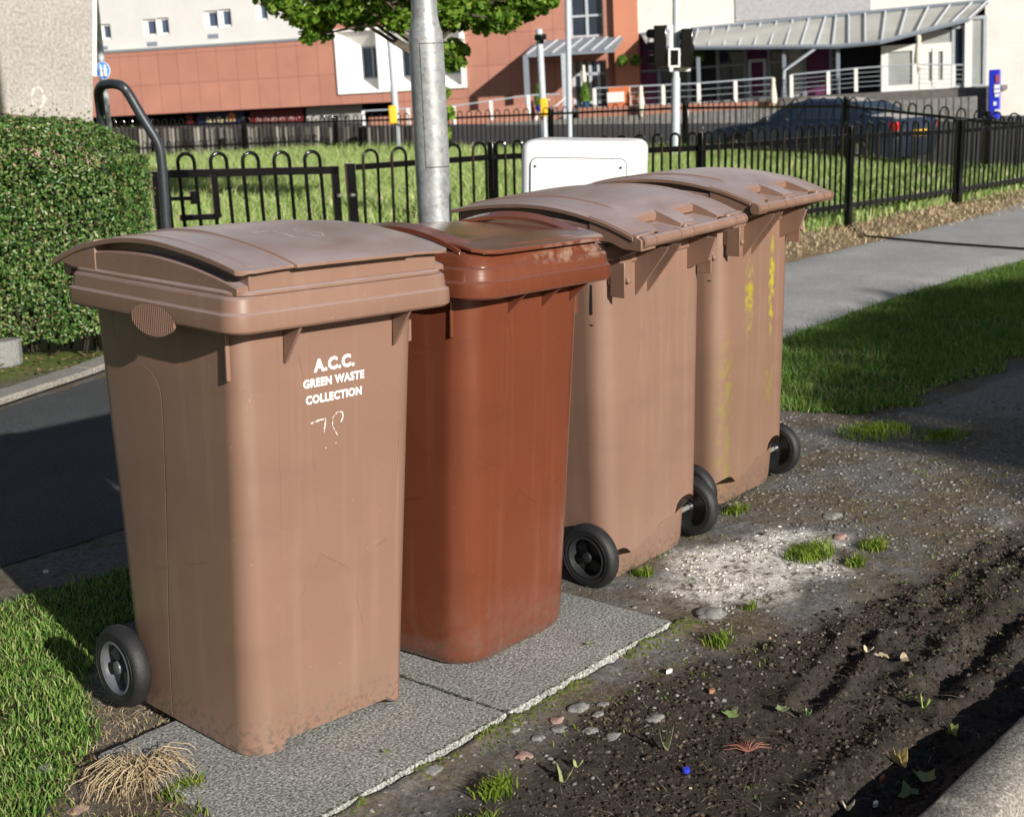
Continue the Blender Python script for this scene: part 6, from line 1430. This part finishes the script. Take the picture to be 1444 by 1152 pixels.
lath('closed_parasol', Bf, 1295, 50, 105, -3.0, PAR, M['canvas'], 'closed cream parasol in front of the white lobby door', 'parasol')
lath('closed_parasol', Bf, 824, 92, 122, -3.0, PAR, M['canvas'], 'slim closed white parasol above the potted shrub', 'parasol')
bn = MB(); Bf.rect(bn, 858, 124, 888, 150, yw + .2, yw + .3); o = bn.build('banner', mat('orange banner', (.60, .17, .06), .6), None, 0); o.matrix_world = Bf.M; tag(o, 'orange banner with a white panel tied to the terrace railing', 'banner')
b = MB(); Bf.rect(b, 856, 131, 880, 144, yw + .15, yw + .18); b.build('white_panel', M['whitepaint'], o, 0)
M['topiary'] = leafmat('topiary leaves', [(0, (.04, .10, .01)), (.6, (.10, .20, .02)), (1, (.2, .3, .05))], .5, .3, .2)
def topiary(px, y0, y1, y, lab, prof, pot=None):
    p0 = Bf.p(px, y1, y); p1 = Bf.p(px, y0, y); h = p1[1] - p0[1]; t = empty('potted_shrub', (0, 0, 0), 0, lab, 'potted shrub'); t.matrix_world = Bf.M @ Matrix.Translation((p0[0], y, p0[1]))
    n = 900; z = rng.random(n); a = rng.uniform(0, 6.28, n); r_ = np.interp(z, [q[0] for q in prof], [q[1] for q in prof]) * h; P = np.stack([r_ * np.cos(a), r_ * np.sin(a), (.25 + .75 * z) * h], -1); leafcloud('crown', P, np.stack([np.cos(a), np.sin(a), a * 0 + .4], -1), .14, M['topiary'], t, int(px), .8, .5)
    b = MB(); b.lathe([(.10 * h, 0), (.15 * h, .22 * h), (.16 * h, .24 * h), (.02 * h, .25 * h)], (0, 0, 0), 'z', 12); b.build('pot', pot or M['bluedeep'], t, 30); b = MB(); b.tube([(0, 0, .2 * h), (0, 0, .9 * h)], .03 * h, 6); b.build('stem', M['bark'], t, 0)
topiary(826, 117, 152, -3.4, 'conical clipped shrub in a blue pot by the glass entrance', [(0, .22), (.5, .15), (1, .04)], mat('blue pot', (.02, .08, .18), .4))
topiary(761, 119, 158, -3.4, 'conical clipped shrub beside the camera post', [(0, .15), (.5, .14), (1, .03)])
for (px, py, lab) in ((877, 86, 'yellow-green hanging basket left of the signal head'), (896, 86, 'yellow-green hanging basket nearer the signal head'), (985, 80, 'round green hanging basket right of the traffic signal')):
    q = Bf.p(px, py, -2.0); n = 260; v = rng.normal(0, 1, (n, 3)); v /= np.linalg.norm(v, axis=1)[:, None]; o = leafcloud('hanging_basket', v * .24, v, .16, M['topiary'], None, int(px), .8, .5); o.matrix_world = Bf.M @ Matrix.Translation((q[0], -2.0, q[1])); tag(o, lab, 'hanging basket')
# blue information pylon
py_ = empty('information_pylon', (0, 0, 0), 0, 'tall blue information pylon with white symbols against the cream wall', 'sign'); py_.matrix_world = Bf.M
yy = -4.3; p0, p1 = Bf.p(1394, 166, yy), Bf.p(1411, 98, yy); b = MB(); b.box(((p0[0] + p1[0]) / 2, yy, (p0[1] + p1[1]) / 2 - .3), (p1[0] - p0[0], .5, p1[1] - p0[1] + .6)); b.build('panel', M['bluedeep'], py_, 0, bevel=.05)
for (a_, b_, c_, d_, mm) in ((1404, 106, 1409, 117, mat('red mark', (.35, .08, .10), .5)), (1402, 120, 1410, 125, M['whitepaint']), (1402, 127, 1410, 131, M['whitepaint']), (1403, 133, 1409, 137, M['whitepaint']), (1401, 144, 1405, 149, M['whitepaint']), (1403, 155, 1410, 159, M['whitepaint'])):
    b = MB(); Bf.rect(b, a_, b_, c_, d_, yy - .29, yy - .26); b.build('symbol', mm, py_, 0)

# ---- harled house at the left edge
H = Face('house', (-60, 168), 15.2, (138, 186), 16.2, 'harled grey house gable with a brick base course, seen over the hedge')
hx0, hx1 = H.p(-260, 100)[0], H.p(131, 100)[0]; zb_ = H.p(60, 166)[1]
def harl(m, t, b, N, L, rp, tc):
    n = N('ShaderNodeTexNoise'); n.inputs['Scale'].default_value = 28; n.inputs['Detail'].default_value = 6; n.inputs['Roughness'].default_value = .7; L(tc.outputs['Object'], n.inputs['Vector'])
    r = N('ShaderNodeValToRGB'); e = r.color_ramp.elements; e[0].position = .38; e[0].color = (.26, .235, .215, 1); e[1].position = .62; e[1].color = (.44, .41, .385, 1); L(n.outputs['Fac'], r.inputs[0])
    mx = N('ShaderNodeMix'); mx.data_type = 'RGBA'; mx.blend_type = 'MULTIPLY'; mx.inputs[0].default_value = .7; L(r.outputs[0], mx.inputs[6]); L(rp.outputs[0], mx.inputs[7]); L(mx.outputs[2], b.inputs['Base Color'])
    bp = N('ShaderNodeBump'); bp.inputs['Strength'].default_value = .6; bp.inputs['Distance'].default_value = .02; L(n.outputs['Fac'], bp.inputs['Height']); L(bp.outputs[0], b.inputs['Normal'])
b = MB(); b.box(((hx0 + hx1) / 2, 2.5, zb_ + 3.2), (hx1 - hx0, 5, 6.4)); b.build('wall', mat('harling', (.85, .85, .85), .95, col2=(1.1, 1.1, 1.1), scale=2, nodes=harl), H.root, 30)
b = MB(); b.box(((hx0 + hx1) / 2, 2.5, zb_ - 1.6), (hx1 - hx0 + .02, 5.03, 3.18)); b.build('base_course', mat('pink brick base', (.33, .21, .18), .9, var=.12, scale=12), H.root, 30)
b = MB(); xx = hx1 + .045; b.box((xx, .10, zb_ + 3.6), (.07, .12, 6.2)); b.build('corner_trim', M['whitepaint'], H.root, 0)
b = MB(); b.prism([(0, zb_ + 6.4), (-.3, zb_ + 6.3), (2.5, zb_ + 9), (5.3, zb_ + 6.3), (5, zb_ + 6.4)], 'x', hx0 - .2, hx1 + .2); b.build('roof', M['stoneblock'], H.root, 0)
q = H.p(53, 138); b = MB(); n = 40; r_ = random.Random(2)
for i in range(n):
    a0_, a1_ = 6.28 * i / n, 6.28 * (i + 1) / n; w1 = .016 * r_.uniform(.2, 1.3); rx_, rz_ = .075, .105
    b.add([(q[0] + (rx_ - w1) * math.cos(a0_), -.006, q[1] + (rz_ - w1) * math.sin(a0_)), (q[0] + (rx_ + w1) * math.cos(a0_), -.006, q[1] + (rz_ + w1) * math.sin(a0_)), (q[0] + (rx_ + w1) * math.cos(a1_), -.006, q[1] + (rz_ + w1) * math.sin(a1_)), (q[0] + (rx_ - w1) * math.cos(a1_), -.006, q[1] + (rz_ - w1) * math.sin(a1_))], [(0, 1, 2, 3)])
b.build('ring_mark', mat('chalk ring', (.50, .48, .45), .9, var=.2, scale=60), H.root, 0)

# ---- pale boarded barrier behind the far fence, left half
bb = MB(); r_ = random.Random(6); Pl = [plan(x, fardist(x) + 1.4) for x in (120, 300, 520, 640)]; dk = MB()
for i in range(150):
    t = i / 150 * 3; k = min(2, int(t)); p = Pl[k].lerp(Pl[k + 1], t - k); px = 120 + 520 * i / 150; D = (p - CAM).xy.length
    zt2 = zat(px, 182 - .006 * (px - 120) + r_.uniform(-1, 1.5), D)
    if r_.random() < .96: bb.box((p.x, p.y, (zt2 - .8) / 2), (.05, .10 * r_.uniform(.5, 1.3), zt2 + .8), math.atan2(p.y - CAM.y, p.x - CAM.x))
o = bb.build('board_fence', leafmat('weathered boards', [(0, (.015, .014, .014)), (.45, (.045, .04, .04)), (.75, (.12, .11, .10)), (1, (.30, .28, .25))], .95, .1, 0), None, 0); tag(o, 'fence of upright weathered boards below the dark shop fronts', 'fence')

# ---- dark saloon car on the road
car = empty('parked_car', (0, 0, 0), 0, 'dark blue four-door saloon passing on the road behind the railings', 'car')
cf, cr_ = plan(1026, 31.4), plan(1300, 28.9); cdirv = (cr_ - cf).normalized(); cl = 4.62; mid = (cf + cr_) / 2
car.matrix_world = Matrix.Translation((mid.x, mid.y, -.36)) @ Matrix(((cdirv.x, -cdirv.y, 0), (cdirv.y, cdirv.x, 0), (0, 0, 1))).to_4x4()
# local x from front (-) to rear (+); local y away/near
if (Vector((-cdirv.y, cdirv.x, 0))).dot(mid - CAM) < 0: pass
M['carpaint'] = mat('dark blue car paint', (.013, .019, .036), .22, var=.15, scale=2, spec=.6, coat=.6); M['chrome'] = mat('chrome', (.5, .5, .5), .2, metal=.9)
ST = [(-2.31, .34, .56, .60, .60), (-2.24, .25, .66, .72, .80), (-2.0, .20, .75, .80, .87), (-1.5, .19, .83, .87, .90), (-1.05, .19, .90, .92, .91), (-.95, .19, .92, .95, .91), (-.2, .19, .95, 1.36, .92), (.1, .19, .95, 1.41, .92), (.7, .19, .96, 1.40, .92), (1.1, .19, .97, 1.32, .92), (1.72, .20, 1.0, 1.07, .90), (2.05, .24, 1.01, 1.05, .87), (2.26, .30, .95, 1.00, .82), (2.31, .40, .85, .90, .74)]
b = MB(); rings = []
def car_at(x):
    for s0, s1 in zip(ST, ST[1:]):
        if x <= s1[0]: t = (x - s0[0]) / (s1[0] - s0[0]); return [s0[k] + (s1[k] - s0[k]) * t for k in range(5)]
    return ST[-1]
for x in lin(-2.31, 2.31, 70):
    _, zb2, zl2, zt2, hw = car_at(x); arch = 0
    for wx in (-1.42, 1.38):
        if abs(x - wx) < .37: arch = max(arch, math.sqrt(.37 ** 2 - (x - wx) ** 2) + .30 - zb2)
    za = zb2 + max(0, arch); tw_ = hw * (.74 if zt2 - zl2 > .15 else .9)
    half = [(0, zb2), (hw * .90, za if arch else zb2), (hw * .985, max(za + .01, zb2 + .12)), (hw, max(za + .015, (zb2 + zl2) / 2)), (hw * .985, max(za + .02, zl2 - .08)), (hw * .95, max(za + .03, zl2)), (tw_ + (hw * .95 - tw_) * .15, zl2 + (zt2 - zl2) * .85), (tw_ * .85, zt2 - .01 * (zt2 > 1.1)), (0, zt2 + .015)]
    rings.append([(x, -y, z) for y, z in half] + [(x, y, z) for y, z in half[-2:0:-1]])
b.loft(rings); b.build('body', M['carpaint'], car, 40)
for sgn in (-1, 1):
    for (xa2, xb2) in ((-.62, .06), (.14, .80), (.86, 1.22)):
        V = []
        for yoff in (.012, -.02):
            for (x, lo) in ((xa2, 1), (xb2, 1), (xb2, 0), (xa2, 0)):
                _, zb2, zl2, zt2, hw = car_at(x); tw_ = hw * .74; zz = zl2 + .03 if lo else max(zl2 + .06, zl2 + (zt2 - zl2) * .80); f_ = (zz - zl2) / max(.05, (zt2 - zl2) * .85); yv = hw * .95 + (tw_ + (hw * .95 - tw_) * .15 - hw * .95) * min(1, f_) + yoff
                V.append((x, sgn * yv, zz))
        b = MB(); b.add(V, [(0, 1, 2, 3), (7, 6, 5, 4), (0, 4, 5, 1), (1, 5, 6, 2), (2, 6, 7, 3), (3, 7, 4, 0)]); b.build('side_window', M['glass'], car, 0)
    b = MB(); b.box((-.62, sgn * .98, .98), (.16, .16, .12)); b.build('wing_mirror', M['carpaint'], car, 30, bevel=.03)
    for wx in (-1.42, 1.38):
        b = MB(); prof = [(.20, -.1), (.31, -.105), (.33, -.08), (.335, 0), (.33, .08), (.31, .105), (.20, .1)]; b.lathe(prof, (wx, sgn * .80, .335), 'y', 28); w_ = b.build('wheel', M['rubber'], car, 40)
        b = MB(); yy = sgn * .905
        for k in range(5):
            a = 2 * math.pi * k / 5 + .3; b.tube([(wx, yy, .335), (wx + .21 * math.cos(a), yy, .335 + .21 * math.sin(a))], [.045, .03], 6)
        b.lathe([(.205, -.02), (.225, -.02), (.225, .02), (.205, .02)], (wx, yy - sgn * .01, .335), 'y', 24); b.build('rim', M['chrome'], w_, 40)
    b = MB(); b.box((2.18, sgn * .66, .86), (.22, .36, .17)); b.build('tail_light', mat('red tail lamp', (.55, .01, .02), .25), car, 30, bevel=.03)
    b = MB(); b.box((-2.17, sgn * .62, .62), (.24, .30, .13)); b.build('headlight', M['glasspale'], car, 30, bevel=.03)
b = MB(); b.box((2.325, 0, .72), (.02, .5, .12)); b.build('number_plate', M['yellow'], car, 0)
V = []
b = MB(); b.add([(1.20, -.60, 1.335), (1.20, .60, 1.335), (1.66, .66, 1.10), (1.66, -.66, 1.10), (1.20, -.60, 1.30), (1.20, .60, 1.30), (1.66, .66, 1.07), (1.66, -.66, 1.07)], [(0, 1, 2, 3), (7, 6, 5, 4), (0, 4, 5, 1), (1, 5, 6, 2), (2, 6, 7, 3), (3, 7, 4, 0)]); b.build('rear_window', M['glass'], car, 0)
b = MB(); b.add([(-.90, -.68, .97), (-.90, .68, .97), (-.24, .62, 1.345), (-.24, -.62, 1.345), (-.90, -.68, .94), (-.90, .68, .94), (-.24, .62, 1.31), (-.24, -.62, 1.31)], [(0, 3, 2, 1), (4, 5, 6, 7), (0, 1, 5, 4), (1, 2, 6, 5), (2, 3, 7, 6), (3, 0, 4, 7)]); b.build('windscreen', M['glass'], car, 0)

# ---- white chalky flakes and grit on the pale patch
pts = scatter(9000, 1.0, 2.2, -.5, .3, lambda X, Y: zone_lime(X, Y)[0] * (fbm(X, Y, 9, 4, 33) > -.12), 51)
M['flake'] = leafmat('chalky grit', [(0, (.30, .28, .25)), (.5, (.60, .58, .54)), (1, (.82, .80, .76))], .95, .1, 0)
V, F = rockmesh(0, pts, .0012, .007, 9, .5); tag(npmesh('chalk_grit', V, F, M['flake']), kind='stuff')
# scraps of dead leaf and clover-like weeds strewn over the bare ground
r_ = random.Random(77)
def scraps(name, n, x0, x1, y0, y1, smin, smax, m, seed, mask):
    P = scatter(n, x0, x1, y0, y1, mask, seed); k = len(P); N_ = np.tile([[0., 0, 1.]], (k, 1)); P = P + np.array([0, 0, .003])
    o = leafcloud(name, P, N_, (smin + smax) / 2, m, None, seed, .7, .45); return tag(o, kind='stuff')
M['scrap'] = leafmat('dead leaf scraps', [(0, (.10, .055, .03)), (.5, (.22, .14, .08)), (.8, (.36, .27, .16)), (1, (.5, .42, .30))], .8, .2, .1)
scraps('leaf_litter', 900, -.3, 3.2, -1.15, .5, .006, .016, M['scrap'], 52, lambda X, Y: (fbm(X, Y, 3, 3, 8) > .05) * (1 - (slabmask(X, Y)[0] > -.01) * (slabmask(X, Y)[0] < 1.44) * (slabmask(X, Y)[1] > 0) * (slabmask(X, Y)[1] < .62)))
M['clover'] = leafmat('small weeds', [(0, (.06, .13, .02)), (.6, (.13, .23, .04)), (1, (.22, .30, .07))], .5, .3, .3)
scraps('weeds', 5200, .4, 3.3, -1.0, 1.2, .005, .012, M['clover'], 53, lambda X, Y: (fbm(X, Y, 2.6, 4, 40) > .27) * (1 - (slabmask(X, Y)[0] > -.01) * (slabmask(X, Y)[0] < 1.44) * (slabmask(X, Y)[1] > 0) * (slabmask(X, Y)[1] < .62)))
scraps('weeds', 6000, -1.4, 1.0, .2, 1.45, .006, .014, M['clover'], 54, lambda X, Y: zone_grassL(X, Y) * (fbm(X, Y, 4, 4, 41) > .12))
# soil and moss washed into the joint between the slabs and along their edges
r_ = random.Random(14); b = MB()
for i in range(420):
    if i < 220: u, v = .7097 + r_.gauss(0, .0022), r_.random() * .6
    else: u, v = r_.random() * 1.42, abs(r_.gauss(0, .004))
    X = SO.x + u * math.cos(SA) - v * math.sin(SA); Y = SO.y + u * math.sin(SA) + v * math.cos(SA); q = r_.uniform(.0015, .0045)
    P = [(X + q * math.cos(a) * r_.uniform(.6, 1.4), Y + q * math.sin(a) * r_.uniform(.6, 1.4), .0008) for a in lin(0, 5.5, 6)]; b.add(P + [(X, Y, .001 + q * .4)], [(k, (k + 1) % 6, 6) for k in range(6)])
tag(b.build('slab_joint_dirt', mat('joint dirt', (.035, .032, .022), 1., col2=(.085, .085, .04), scale=30), None, 60), kind='stuff')
